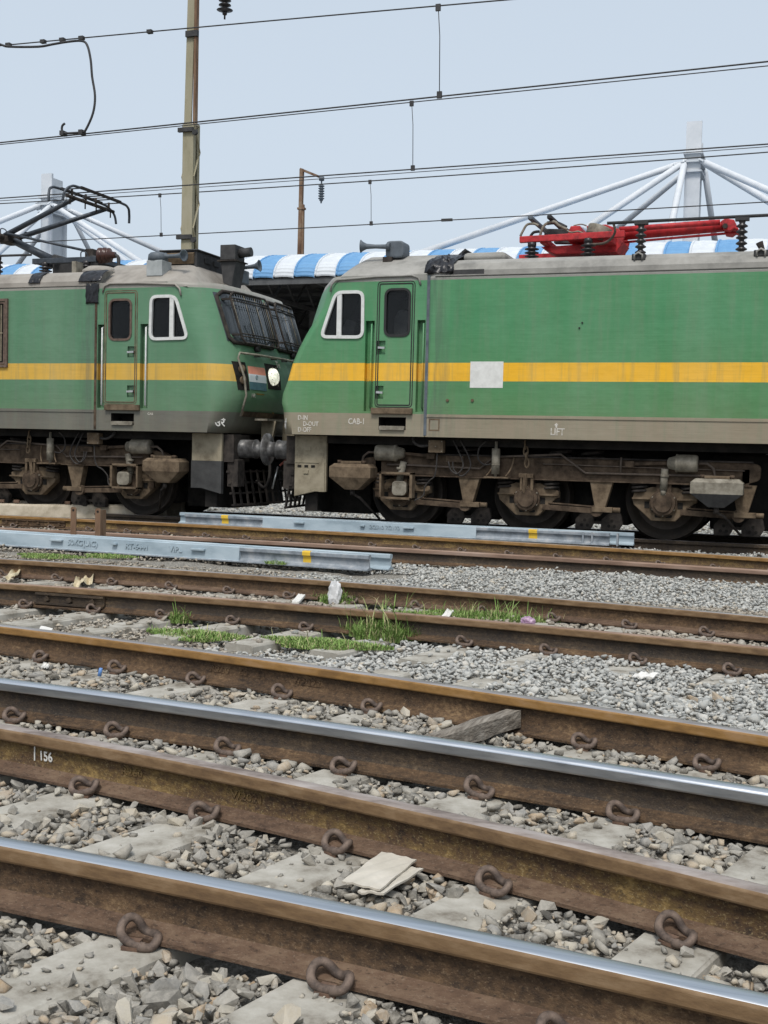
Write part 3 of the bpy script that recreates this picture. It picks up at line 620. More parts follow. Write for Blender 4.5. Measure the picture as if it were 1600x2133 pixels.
S = [scatter(1.9, 6.6, 0.036, 0.014, 0.036, 0.0, 1.0), scatter(1.9, 6.6, 0.058, 0.018, 0.05, 0.012, 0.75), scatter(1.9, 6.6, 0.024, 0.007, 0.015, 0.0, 0.7),
     scatter(6.6, 10.4, 0.034, 0.016, 0.036, 0.0, 1.0), scatter(6.6, 10.4, 0.06, 0.018, 0.038, 0.014, 0.7)]
NP = np.concatenate([s[0] for s in S]); NR = np.concatenate([s[1] for s in S]); NZ = np.concatenate([s[2] for s in S])
S = [scatter(10.4, 13.2, 0.041, 0.02, 0.04, 0.0, 1.0), scatter(10.4, 13.2, 0.09, 0.024, 0.044, 0.018, 0.6), scatter(13.2, 21.0, 0.06, 0.026, 0.045, 0.0, 1.0), scatter(21.0, 33.0, 0.11, 0.05, 0.08, 0.0, 1.0)]
FP = np.concatenate([s[0] for s in S]); FR = np.concatenate([s[1] for s in S]); FZ = np.concatenate([s[2] for s in S])
# fine gravel and dust filling the gaps
bx0, by0, st = -14.0, 1.6, 0.07; gx, gy = np.meshgrid(np.arange(bx0, 4.2, st), np.arange(by0, 16.4, st)); fx, fy = gx.ravel(), gy.ravel()
fx = fx+RNG.uniform(-.02, .02, len(fx)); fy = fy+RNG.uniform(-.02, .02, len(fy)); fz = height(fx, fy, zone_of(fx, fy))-0.022+RNG.normal(size=len(fx))*0.006
nx_, ny_ = gx.shape[1], gx.shape[0]; ii = (np.arange(ny_-1)[:, None]*nx_+np.arange(nx_-1)[None]).ravel()
bed = bpy.data.meshes.new('ballast_bed'); bed.from_pydata(np.stack([fx, fy, fz], 1).tolist(), [], np.stack([ii, ii+1, ii+nx_+1, ii+nx_], 1).tolist()); bed.materials.append(MATS['bed_gravel'])
bedo = bpy.data.objects.new('ballast_bed', bed); COL.objects.link(bedo); tag(bedo, 'dusty fine gravel bed under the loose ballast', 'ground', kind='structure')
# the 300 stones that show largest are pieces of their own; the rest is one mass per kind
q = NP-CAM; w = q@FW; px = 800+F_PX*(q@RT)/w; py = 1066.5-F_PX*(q@UP)/w
score = NR/w*((px > 5) & (px < 1595) & (py < 2128))
hid = np.zeros(len(NP), bool)      # behind a rail as seen from the camera
for k in (1, 2, 3, 4):
    dy = NP[:, 1]-RL[k].y(NP[:, 0]); hid |= (dy > 0) & (dy < 0.17*NP[:, 1]/1.15*1.15)
score = np.where(hid, score*0.3, score)
big = np.argsort(-score)[:300]; msk = np.ones(len(NP), bool); msk[big] = False
stone_me = []
for v, f in VAR_NEAR:
    me = bpy.data.meshes.new('stone'); me.from_pydata(v.tolist(), [], f.tolist()); stone_me.append(me)
obj_stone = MATS['stone_old'].copy(); obj_stone.name = 'stone_single'
nt = obj_stone.node_tree; oi = nt.nodes.new('ShaderNodeObjectInfo'); rr = [n for n in nt.nodes if n.type == 'VALTORGB'][0]; nt.links.new(oi.outputs['Random'], rr.inputs[0])
for n_ in nt.nodes:
    if n_.type == 'TEX_NOISE': n_.inputs['Scale'].default_value *= 0.03
    if n_.type == 'BUMP': n_.inputs['Distance'].default_value = 0.006
for me in stone_me: me.materials.append(obj_stone)
RM = rot_mats(300, 0.45)
for k, i in enumerate(big):
    o = bpy.data.objects.new('stone', stone_me[k % len(stone_me)]); COL.objects.link(o); o.parent = ground
    o.location = tuple(NP[i]); o.rotation_euler = Matrix(RM[k].tolist()).to_euler(); r_ = float(NR[i]); o.scale = (r_, r_, r_)
fresh = (NZ == 4) & (NP[:, 0] > -3.0-RNG.uniform(size=len(NP))*1.2)
def mass(name, mat, P, R_, var, label):
    o = stones_mesh(name, mat, P, R_, var); o['category'] = 'ballast'; return tag(o, label, None, None, 'stuff')
mass('ballast', 'stone_old', NP[msk & ~fresh & (NZ < 4)], NR[msk & ~fresh & (NZ < 4)], VAR_NEAR, 'loose grey and tan ballast stones between the four nearest rails')
mass('ballast', 'stone_new', NP[msk & fresh], NR[msk & fresh], VAR_NEAR, 'clean pale grey ballast heaped between the nearest and middle tracks')
mass('ballast', 'stone_dusty', NP[msk & ~fresh & (NZ >= 4)], NR[msk & ~fresh & (NZ >= 4)], VAR_NEAR, 'dusty brownish ballast around the sleepers of the middle track')
ff = (FZ == 6) & (FP[:, 0] > -4.6-RNG.uniform(size=len(FP))) | (FZ >= 8)
mass('ballast', 'stone_new', FP[ff], FR[ff], VAR_FAR, 'pale grey ballast in front of and beneath the locomotives')
mass('ballast', 'stone_dusty', FP[~ff], FR[~ff], VAR_FAR, 'dusty ballast around the blue spare rails')
# ------------------------------------------------------------------ locomotives (u = metres back from the nose datum, v = across, near side negative, z = above rail)
ZS = [1.34, 1.50, 1.60, 1.66, 1.80, 1.93, 2.125, 2.38, 2.6, 2.8, 3.0, 3.2, 3.36, 3.48, 3.56, 3.62]
def g_nose(z): return float(np.interp(z, [1.34, 1.5, 1.6, 1.72, 1.93, 2.24, 2.8, 3.46, 3.62], [0.0, -0.06, -0.1, -0.15, -0.2, -0.18, -0.05, 0.17, 0.24]))
RAKE = False
def nose(v, z):
    a = abs(v)
    if RAKE:     # right-hand locomotive: nose swept back towards its corners
        sc = min(max((z-1.6)/1.26, 0.0), 1.25); lo = z < 1.75; w_ = 0.3 if lo else 0.17; t = min(max((a-1.55+w_)/w_, 0), 1)
        return g_nose(z)+float(np.interp(z, [1.34, 1.6, 2.1, 2.5], [0.02, 0.09, 0.1, 0.02]))+0.44*sc*max(0, a-0.5)+(0.2 if lo else 0.11)*(1-math.sqrt(max(0, 1-t*t)))
    a = abs(v); t = min(max((a-1.0)/0.55, 0), 1); k = float(np.interp(z, [1.34, 1.7, 2.0, 3.5], [0.16, 0.24, 0.36, 0.64]))
    return g_nose(z)+0.1*(a/1.3)**2+k*(1-math.sqrt(max(0, 1-t*t)))
AX = [1.80, 3.68, 5.56]      # axle positions of the leading bogie
def to_mesh_obj(o, cutter):
    """subtract the cutter, keep the result as plain mesh"""
    b = o.modifiers.new('cut', 'BOOLEAN'); b.object = cutter; b.operation = 'DIFFERENCE'; b.solver = 'EXACT'; b.material_mode = 'TRANSFER'
    dg = bpy.context.evaluated_depsgraph_get(); me = bpy.data.meshes.new_from_object(o.evaluated_get(dg)); old = o.data
    o.modifiers.clear(); o.data = me; me.name = old.name; bpy.data.meshes.remove(old)
    cm = cutter.data; bpy.data.objects.remove(cutter); bpy.data.meshes.remove(cm)
def spring(mb, c, r, z0, z1, turns, wr):
    n = int(turns*12); mb.tube([(c[0]+r*math.cos(2*math.pi*turns*i/n), c[1]+r*math.sin(2*math.pi*turns*i/n), z0+(z1-z0)*i/n) for i in range(n+1)], wr, 7)
def insul(parent, u, v, z0, z1, r, mat, mir, n=5, name='insulator'):
    prof = [(r*0.5, 0), (r*0.5, 0.02)]; H = z1-z0
    for k in range(n):
        h = 0.03+(H-0.09)*k/n; d = (H-0.09)/n; prof += [(r*0.45, h), (r, h+d*0.25), (r, h+d*0.4), (r*0.5, h+d*0.75)]
    prof += [(r*0.55, H-0.06), (r*0.6, H-0.055), (r*0.6, H)]
    return MB().lathe(prof, (u, v, z0), (0, 0, 1), 16).build(name, mat, parent, mir)
def horn(parent, c, d, L, mat, mir, s=1.0):
    prof = [(0.05*s, 0), (0.055*s, 0.03*s), (0.03*s, 0.06*s), (0.026*s, L*0.5), (0.035*s, L*0.8), (0.06*s, L*0.93), (0.085*s, L), (0.07*s, L-0.004), (0.02*s, L*0.85)]
    return MB().lathe(prof, c, d, 18).build('horn', mat, parent, mir)

def make_loco(name, X, mir, paint, label, roofmat, bright):
    root = thing(name, (X, Y0, 0.0), label, 'locomotive'); P = lambda mb, n, mt, par=root, bv=0: mb.build(n, mt, par, mir, bevel=bv)
    VS = [-1.55, -1.545, -1.53, -1.5, -1.46, -1.4, -1.33, -1.24, -1.12, -1.0, -0.5, 0, 0.5, 1.0, 1.12, 1.24, 1.33, 1.4, 1.46, 1.5, 1.53, 1.545, 1.55]
    UB = 2.26; mb = MB(); nv, nz = len(VS), len(ZS); vs = []
    for z in ZS:
        for v in VS: vs.append((nose(v, z), v, z))
    base = len(vs)
    for z in ZS: vs += [(UB, -1.55, z), (UB, 1.55, z)]
    fs = []
    for i in range(nz-1):
        for j in range(nv-1): fs.append((i*nv+j, (i+1)*nv+j, (i+1)*nv+j+1, i*nv+j+1))
    for i in range(nz-1):
        fs.append((i*nv, base+2*i, base+2*(i+1), (i+1)*nv))
        fs.append((i*nv+nv-1, (i+1)*nv+nv-1, base+2*(i+1)+1, base+2*i+1))
    fs.append(tuple(range(nv-1, -1, -1))[::-1]+(base+1, base))
    top = (nz-1)*nv; fs.append(tuple(top+j for j in range(nv-1, -1, -1))+(base+2*(nz-1), base+2*(nz-1)+1))
    fs.append(tuple(base+2*i for i in range(nz-1, -1, -1))+tuple(base+2*i+1 for i in range(nz)))
    for f in fs: mb.f.append(f); mb.m.append(0); mb.sm.append(False)
    mb.v = vs
    shell = P(mb, 'cab_shell', [paint, 'cab_inside', 'under_black'])
    bm = bmesh.new(); bm.from_mesh(shell.data); bmesh.ops.recalc_face_normals(bm, faces=bm.faces[:]); bm.to_mesh(shell.data); bm.free()
    # openings
    WIN = round_poly([(0.63, 2.74), (1.315, 2.73), (1.305, 3.41), (0.86, 3.41)], 0.12, 5)
    DW = rounded(1.63, 2.00, 2.76, 3.42, 0.09) if bright else rounded(1.64, 2.03, 2.74, 3.36, 0.09)
    ct = MB()
    ct.prism(inset(WIN, 0.03), -1.7, -0.75, 1); ct.prism(inset(DW, 0.012), -1.7, -0.75, 1)
    slots = [(1.335, 1.475, 1.69, 2.98), (2.115, 2.235, 1.69, 2.98)]
    for a, b, c, d in slots: ct.box(a, b, -1.7, -1.45, c, d, 0)
    ct.box(1.57, 1.98, -1.7, -1.25, 1.43, 1.61, 2)
    hand = [(1.51, 1.645, 2.50, 2.695), (1.50, 1.63, 1.87, 2.055)] if bright else [(1.55, 1.70, 2.47, 2.64), (1.55, 1.70, 1.86, 2.04)]
    for a, b, c, d in hand: ct.box(a, b, -1.7, -1.51, c, d, 0)
    cut = ct.build('cutter', [paint, 'cab_inside', 'under_black'], root, mir); to_mesh_obj(shell, cut)
    for p in shell.data.polygons: p.use_smooth = False
    sm = shell.data
    try:
        for p in sm.polygons:
            c_, n_ = p.center, p.normal
            fr = (c_.x if not mir else -c_.x)
            if fr < nose(1.55, c_.z)-0.004 and abs(n_.z) < 0.8: p.use_smooth = True
    except Exception: pass
    # door leaf outline, window frames, panes
    dp = round_poly([(1.50, 1.745), (2.07, 1.745), (2.075, 3.535), (1.505, 3.535)] if bright else [(1.525, 1.745), (2.125, 1.745), (2.12, 3.50), (1.53, 3.50)], 0.07)
    door = P(MB().frame(dp, inset(dp, 0.014), -1.552, -1.545).frame(inset(dp, 0.03), inset(dp, 0.045), -1.556, -1.545, 0), 'door_seal', 'seal_black' if bright else 'under_tan')
    door['label'] = 'cab door outline with rounded corners'
    fw = P(MB().frame(inset(WIN, -0.006), inset(WIN, 0.04), -1.572, -1.53), 'window_frame', 'frame_white')
    xm = 0.93; P(MB().prism([(xm-0.035, 2.765), (xm+0.035, 2.765), (xm+0.035, 3.385), (xm-0.035, 3.385)], -1.568, -1.535), 'window_bar', 'frame_white', fw)
    P(MB().prism(inset(WIN, 0.02), -1.528, -1.522), 'window_pane', 'glass_dark', fw)
    df = P(MB().frame(inset(DW, -0.014), inset(DW, 0.02), -1.562, -1.53), 'door_window_frame', 'seal_black' if bright else 'frame_rusty')
    P(MB().prism(inset(DW, 0.01), -1.528, -1.522), 'window_pane', 'glass_dark', df)
    if bright:
        st = P(MB().prism(round_poly([(1.6, 2.5), (1.78, 2.5), (1.88, 3.05), (1.86, 3.16), (1.7, 3.18), (1.58, 2.9)], 0.06), -1.2, -0.8), 'driver_seat', 'seat_grey', bv=0.02)
        P(MB().prism([(0.7, 2.7), (0.95, 2.7), (1.02, 3.02), (0.86, 3.06)], -1.1, -0.85), 'control_desk', 'seat_grey', bv=0.01)
    for a, b, c, d in hand:
        zc = (c+d)/2; hb = P(MB().cyl(((a+b)/2-0.02, -1.515, zc), ((a+b)/2-0.02, -1.56, zc), 0.022), 'handle_boss', 'equip_dark')
        P(MB().bar(((a+b)/2-0.04, -1.56, zc), (b-0.005, -1.565, zc-0.006), 0.02, 0.03), 'door_handle', 'steel_bright', hb)
    P(MB().box(1.46, 2.08, -1.6, -1.551, 1.655, 1.74), 'door_sill', 'under_tan', bv=0.006)
    P(MB().prism(rounded(1.585, 1.965, 1.425, 1.485, 0.02), -1.585, -1.4), 'step_tread', 'cylinder_grey', bv=0.004)
    for a, b, c, d in slots:
        xg = a+0.09 if bright else a+0.05
        P(MB().tube([(xg, -1.46, d-0.03), (xg, -1.535, d-0.05), (xg, -1.535, c+0.05), (xg, -1.46, c+0.03)], 0.014, 8), 'grab_rail', paint if bright else 'frame_white')
    # drip moulding over window and door
    P(MB().tube([(0.78, -1.555, 3.40), (0.80, -1.56, 3.50), (0.88, -1.562, 3.57), (1.5, -1.562, 3.60), (2.02, -1.562, 3.605), (2.12, -1.56, 3.57), (2.15, -1.555, 3.47)], 0.016, 6), 'drip_moulding', roofmat)
    # main body
    prof = [(-1.55, 1.34), (1.55, 1.34), (1.55, 3.56), (1.535, 3.60), (1.535, 3.66), (1.47, 3.76), (1.33, 3.83), (1.1, 3.87), (0, 3.9), (-1.1, 3.87), (-1.33, 3.83), (-1.47, 3.76), (-1.535, 3.66), (-1.535, 3.60), (-1.55, 3.56)]
    body = MB().prism_yz(prof[::-1], UB+0.012, 19.6); 
    for k, f in enumerate(body.f):
        zc = np.mean([body.v[i][2] for i in f]); body.m[k] = 1 if zc > 3.585 and len(f) == 4 else 0
    bo = P(body, 'body_shell', [paint, roofmat])
    bm = bmesh.new(); bm.from_mesh(bo.data); bmesh.ops.recalc_face_normals(bm, faces=bm.faces[:]); bm.to_mesh(bo.data); bm.free()
    P(MB().box(UB-0.012, UB+0.03, -1.556, -1.4, 1.36, 3.6), 'joint_strip', 'under_brown' if not bright else 'equip_slate')
    P(MB().box(UB+0.03, 19.5, -1.562, -1.545, 1.618, 1.64), 'sole_bar_lip', paint)
    P(MB().box(UB+0.1, 19.5, -1.56, -1.5, 3.585, 3.6), 'roof_gutter', roofmat)
    # cab roof: sloping hipped cap with a little sag
    rm = MB(); A = [(0.70, -1.50), (2.42, -1.51), (2.42, 1.51), (0.70, 1.50)]; rings = []
    nr = 7
    for k in range(nr+1):
        t = k/nr; s_ = t**1.05; zz = 3.56+0.47*(1.25*t-0.25*t*t)
        u0 = 0.70+(1.02-0.70)*s_; u1 = 2.42+0.06*t; v1 = 1.52-(1.52-0.66)*s_; rr_ = 0.25*(1-t)+0.1
        ring = []
        for (cu, cv, a0) in ((u0+rr_, -v1+rr_, 180), (u1-0.03, -v1+0.03, 270), (u1-0.03, v1-0.03, 0), (u0+rr_, v1-rr_, 90)):
            r2_ = rr_ if cu < 2 else 0.03
            for q in range(6):
                a = math.radians(a0+18*q); ring.append((cu+r2_*math.cos(a), cv+r2_*math.sin(a), zz))
        if k == 0:
            for i_, (a, b, c) in enumerate(ring):
                if a < 1.2: ring[i_] = (nose(max(-1.5, min(1.5, b)), 3.5)+0.0, b, 3.50+0.06*max(0, (a-0.7)/0.5)*1)
        rings.append(ring)
    k_ = len(rings[0]); vs = [p for r_ in rings for p in r_]
    fs = [(i*k_+j, i*k_+(j+1) % k_, (i+1)*k_+(j+1) % k_, (i+1)*k_+j) for i in range(nr) for j in range(k_)]
    rm.add(vs, fs, 0, True); rm.f.append(tuple(nr*k_+j for j in range(k_))); rm.m.append(0); rm.sm.append(False)
    cr = P(rm, 'cab_roof', roofmat)
    # underside: floor and equipment in shade
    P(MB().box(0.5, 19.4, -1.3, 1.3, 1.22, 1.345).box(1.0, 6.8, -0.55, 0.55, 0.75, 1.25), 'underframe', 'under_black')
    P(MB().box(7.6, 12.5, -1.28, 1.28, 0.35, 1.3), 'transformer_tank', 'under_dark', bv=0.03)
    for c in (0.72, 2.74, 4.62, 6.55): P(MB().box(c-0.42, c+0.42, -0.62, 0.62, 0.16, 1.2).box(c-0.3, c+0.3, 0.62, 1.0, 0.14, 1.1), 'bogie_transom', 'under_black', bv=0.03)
    return root, P
def running_gear(root, P, mir):
    """leading bogie with wheels, springs, brake gear, pipes"""
    for s in (-1, 1):
        fr = MB()
        fr.prism(round_poly([(1.02, 0.80), (1.30, 0.80), (6.55, 0.78), (6.8, 0.86), (6.8, 1.06), (6.6, 1.10), (1.75, 1.09), (1.25, 1.02), (1.0, 0.86)], 0.06), s*1.06, s*1.2)
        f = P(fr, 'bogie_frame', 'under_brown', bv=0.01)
        P(MB().box(1.5, 6.7, s*1.02, s*1.24, 0.775, 0.795), 'frame_flange', 'under_brown', f)
        P(MB().box(1.8, 6.7, s*1.02, s*1.235, 1.085, 1.105), 'frame_flange', 'under_dark', f)
    for k, a in enumerate(AX):
        P(MB().cyl((a, -1.1, 0.546), (a, 1.1, 0.546), 0.09), 'axle', 'under_dark')
        P(MB().box(a-0.45, a+0.45, -0.6, 0.6, 0.2, 0.85), 'traction_motor', 'under_dark', bv=0.05)
        for s in (-1, 1):
            w = MB(); yo = s*0.80; dr = (0, s, 0)
            w.lathe([(0.5, -0.07), (0.578, -0.07), (0.582, -0.045), (0.556, -0.03), (0.546, 0.0), (0.542, 0.07), (0.53, 0.075), (0.475, 0.07), (0.46, 0.045), (0.3, 0.0), (0.16, 0.02), (0.13, 0.09), (0.0, 0.09)], (a, yo, 0.546), dr, 48)
            wo = P(w, 'wheel', 'wheel_disc')
            P(MB().lathe([(0.5455, 0.0), (0.5475, 0.005), (0.5455, 0.068), (0.536, 0.074), (0.535, 0.03)], (a, yo, 0.546), dr, 48), 'tyre', 'wheel_tread', wo)
            if s > 0: continue
            z = 0.53
            pl = [(a-0.42, z+0.02), (a-0.40, z+0.12), (a-0.17, z+0.2), (a+0.17, z+0.2), (a+0.40, z+0.11), (a+0.44, z+0.1), (a+0.44, z), (a+0.40, z-0.01), (a+0.16, z-0.26), (a-0.16, z-0.26), (a-0.40, z-0.05)]
            ab = P(MB().prism(pl, -1.02, -1.16), 'axle_box', 'under_tan', bv=0.012)
            for q0, q1 in ((-0.42, -0.18), (0.18, 0.44)): P(MB().prism([(a+q0, z+0.03), (a+q1, z+0.03), (a+q1, z+0.05), (a+q0, z+0.05)], -1.16, -1.21), 'axle_box_rib', 'under_tan', ab)
            for hx in (-0.22, 0.22): P(MB().box(a+hx-0.035, a+hx+0.035, -1.165, -1.155, z-0.09, z+0.0), 'axle_box_hole', 'under_black', ab)
            for hx in (-0.07, 0.07): P(MB().prism(rounded(a+hx-0.045, a+hx+0.045, z-0.215, z-0.17, 0.02), -1.164, -1.155), 'axle_box_hole', 'under_black', ab)
            cv = P(MB().lathe([(0.185, 0), (0.185, 0.05), (0.165, 0.055), (0.16, 0.1), (0.12, 0.105), (0.115, 0.125), (0.0, 0.125)], (a, -1.15, z-0.02), (0, -1, 0), 26, 0, False), 'axle_cover', 'under_brown', ab)
            for q in range(6):
                t = math.radians(30+60*q); P(MB().cyl((a+0.165*math.cos(t), -1.2, z-0.02+0.165*math.sin(t)), (a+0.165*math.cos(t), -1.225, z-0.02+0.165*math.sin(t)), 0.013, n=6), 'bolt', 'cylinder_grey', ab)
            for dx in (-0.33, 0.33):
                sp = MB(); spring(sp, (a+dx, -1.1), 0.1, z+0.1, 0.8, 3.2, 0.019); P(sp, 'coil_spring', 'under_dark')
            # guide link and its bracket
            lk = P(MB().bar((a+0.22, -1.14, z-0.13), (a+1.0, -1.14, z-0.16), 0.06, 0.075).bar((a+0.3, -1.14, z-0.07), (a+0.92, -1.14, z-0.1), 0.07, 0.02), 'guide_link', 'under_brown', bv=0.005)
            P(MB().cyl((a+0.98, -1.11, z-0.15), (a+0.98, -1.21, z-0.15), 0.085, n=18), 'link_eye', 'under_brown', lk)
            P(MB().prism([(a+0.88, 0.79), (a+1.2, 0.79), (a+1.1, 0.42), (a+0.96, 0.42)], -1.08, -1.22), 'link_bracket', 'under_tan', bv=0.008)
            P(MB().box(a+0.92, a+1.2, -1.1, -1.23, 0.36, 0.43).cyl((a+1.2, -1.16, 0.395), (a+1.3, -1.16, 0.395), 0.035), 'bracket_foot', 'under_tan', bv=0.006)
            # brake hanger blocks below
            for dx, w_ in ((0.78, 0.13), (1.16, 0.15)):
                hb = P(MB().prism(round_poly([(a+dx-w_, 0.1), (a+dx+w_*0.6, 0.1), (a+dx+w_, 0.2), (a+dx+w_*0.8, 0.34), (a+dx-w_*0.3, 0.34), (a+dx-w_, 0.24)], 0.02), -0.86, -0.95), 'brake_block', 'under_dark')
                for q in ((-0.04, 0.16), (0.04, 0.16), (0.0, 0.23)): P(MB().cyl((a+dx+q[0], -0.95, q[1]), (a+dx+q[0], -0.955, q[1]), 0.022), 'block_hole', 'under_black', hb)
            P(MB().bar((a+0.7, -0.9, 0.2), (a+1.3, -0.9, 0.2), 0.05, 0.04), 'brake_rod', 'under_dark')
            # damper and hanger on the axle box
            if k != 1:
                top_ = (a+(0.06 if k == 0 else 0.01), -1.24, 0.98); bot = (a, -1.24, 0.70)
                P(MB().cyl(top_, bot, 0.05).cyl((a, -1.24, 0.72), (a, -1.24, 0.62), 0.038).cyl((a+.01, -1.24, 0.9), (a+.01, -1.24, 0.86), 0.056), 'axle_damper', 'cylinder_grey')
            else:
                P(MB().bar((a-0.01, -1.26, 0.86), (a-0.03, -1.25, 0.58), 0.05, 0.05).box(a-0.11, a+0.1, -1.27, -1.2, 0.80, 0.86).box(a-0.09, a-0.06, -1.26, -1.2, 0.62, 0.84).box(a+0.06, a+0.1, -1.26, -1.2, 0.62, 0.84), 'hanger_link', 'under_tan', bv=0.006)
            P(MB().box(a-0.1, a+0.1, -1.2, -1.14, z+0.13, z+0.25), 'axle_lug', 'under_brown', ab)
    # brake cylinders with rods
    for c0, c1, rod, q in ((1.44, 1.86, 2.28, 1), (6.0, 5.62, 5.1, -1)):
        zc = 1.1 if q > 0 else 1.06
        bc = P(MB().lathe([(0.0, 0), (0.105, 0.0), (0.118, 0.025), (0.118, abs(c1-c0)*0.68), (0.124, abs(c1-c0)*0.69), (0.124, abs(c1-c0)*0.75), (0.095, abs(c1-c0)*0.78), (0.075, abs(c1-c0)), (0.04, abs(c1-c0)+0.02)], (c0, -1.26, zc), (q, 0, 0), 24), 'brake_cylinder', 'cylinder_grey')
        P(MB().bar((c1, -1.26, zc), (rod, -1.26, zc-0.03), 0.03, 0.04).box(rod-0.06, rod+0.06, -1.3, -1.22, zc-0.07, zc+0.01), 'brake_rod', 'under_brown', bc)
        P(MB().tube([(c0, -1.26, zc), (c0-q*0.12, -1.26, zc+0.005), (c0-q*0.2, -1.25, zc-0.06), (c0-q*0.24, -1.24, zc-0.2), (c0-q*0.1, -1.22, zc-0.24)], 0.018, 7), 'air_pipe', 'pipe_brown', bc)
    # equipment frame around the leading axle box
    ef = MB()
    for a, b, c, d in ((1.56, 2.06, 0.795, 0.825), (1.56, 2.06, 0.435, 0.465), (1.56, 1.59, 0.435, 0.825), (2.02, 2.06, 0.435, 0.825)): ef.box(a, b, -1.44, -1.3, c, d)
    f = P(ef, 'guard_frame', 'under_tan', bv=0.003)
    P(MB().prism(rounded(1.74, 1.96, 0.49, 0.70, 0.06), -1.31, -1.40), 'sensor_housing', 'cylinder_grey', f, 0.01)
    # sand boxes (hopper with lid)
    for u0, u1, zt, m1 in ((0.80, 1.44, 0.93, 'under_tan'), (5.93, 6.6, 0.87, 'cylinder_grey')):
        um = (u0+u1)/2; sb = MB(); y0_, y1_ = -1.18, -1.5
        T = [(u0, y1_), (u1, y1_), (u1, y0_), (u0, y0_)]
        vs = [(u0+0.06, y1_+0.04, zt), (u1-0.06, y1_+0.04, zt), (u1-0.06, y0_, zt), (u0+0.06, y0_, zt)]
        vs += [(a, b, zt-0.05) for a, b in T]+[(a, b, zt-0.2) for a, b in T]+[(um-0.1, y1_+0.08, zt-0.38), (um+0.1, y1_+0.08, zt-0.38), (um+0.1, y0_, zt-0.38), (um-0.1, y0_, zt-0.38)]
        fs = [(0, 1, 2, 3)]+[(4*i+j, 4*(i+1)+j, 4*(i+1)+(j+1) % 4, 4*i+(j+1) % 4) for i in range(3) for j in range(4)]+[(15, 14, 13, 12)]
        sb.add(vs, fs); sb.m = [0]+[0]*8+[1]*4+[1]
        so = P(sb, 'sand_box', [m1, 'under_tan' if m1 == 'under_tan' else 'equip_dark'], bv=0.006)
        P(MB().obox((um, -1.36, zt+0.02), (0.16, 0, 0), (0, 0.1, 0), (0, 0, 0.018)), 'sand_box_lid', 'under_tan', so, 0.005)
        for dx in (-0.19, 0.19): P(MB().cyl((um+dx, -1.42, zt), (um+dx, -1.42, zt+0.05), 0.03), 'lid_clamp', 'under_brown', so)
        P(MB().cyl((um, -1.36, zt-0.38), (um, -1.36, zt-0.46), 0.035).tube([(um, -1.36, zt-0.44), (um+0.1, -1.3, zt-0.5), (um+0.3, -1.0, 0.12)], 0.018, 7), 'sand_pipe', 'under_dark', so)
        P(MB().box(u1-0.03, u1+0.06, -1.2, -1.12, 0.45, 1.0), 'sand_box_bracket', 'under_brown', so)
    # vertical damper with bracket and brackets legs
    vd = P(MB().cyl((3.25, -1.32, 1.2), (3.25, -1.32, 0.84), 0.058, n=18).cyl((3.25, -1.32, 1.3), (3.25, -1.32, 0.78), 0.022).cyl((3.25, -1.32, 0.98), (3.25, -1.32, 0.965), 0.061), 'vertical_damper', 'cylinder_grey')
    P(MB().box(3.1, 3.45, -1.4, -1.2, 0.785, 0.805).tube(smooth_path([(3.12, -1.34, 0.81), (3.18, -1.3, 0.9), (3.2, -1.28, 1.0)]), 0.012, 6).tube(smooth_path([(3.4, -1.34, 0.81), (3.46, -1.28, 0.92), (3.49, -1.22, 1.08)]), 0.012, 6), 'damper_bracket', 'under_tan', vd)
    # lifting chain
    ch = MB(); zc = 1.3
    for k in range(4):
        c = (3.66+0.01*k, -1.3, 1.26-0.085*k); L_, r_ = 0.062, 0.03; pts = []
        for q in range(14):
            t = 2*math.pi*q/14; x_, z_ = r_*math.cos(t), L_*math.sin(t); pts.append((c[0]+(x_ if k % 2 else 0), c[1]+(0 if k % 2 else x_), c[2]+z_))
        ch.tube(pts, 0.013, 7, True)
    P(ch, 'safety_chain', 'under_tan')
    # pipes along the bogie
    P(MB().tube([(1.6, -1.23, 0.93), (2.0, -1.23, 0.93), (3.0, -1.23, 0.91), (3.2, -1.23, 1.08), (4.15, -1.23, 1.14), (4.5, -1.23, 0.89), (6.2, -1.23, 0.9)], 0.016, 7).tube([(3.9, -1.22, 1.0), (6.6, -1.22, 0.98)], 0.009, 6).tube([(4.98, -1.23, 1.12), (4.98, -1.23, 0.9)], 0.014, 6), 'brake_pipe', 'pipe_brown')
    jb = P(MB().box(2.28, 2.5, -1.42, -1.3, 1.12, 1.30), 'junction_box', 'under_tan', bv=0.008)
    for a, b in ((2.3, 1.28), (2.48, 1.28), (2.3, 1.14), (2.48, 1.14), (2.39, 1.21)): P(MB().cyl((a, -1.42, b), (a, -1.426, b), 0.009, n=8), 'screw', 'cylinder_grey', jb)
    P(MB().tube(smooth_path([(2.4, -1.36, 1.12), (2.39, -1.36, 0.9), (2.36, -1.34, 0.78), (2.28, -1.3, 0.72), (2.2, -1.28, 0.62), (2.18, -1.28, 0.5), (2.05, -1.3, 0.42)]), 0.011, 7), 'cable', 'hose_rubber', jb)
    P(MB().tube(smooth_path([(2.28, -1.38, 1.22), (2.15, -1.4, 1.21), (2.05, -1.38, 1.27), (2.03, -1.36, 1.34)]), 0.02, 7), 'cable', 'hose_rubber', jb)
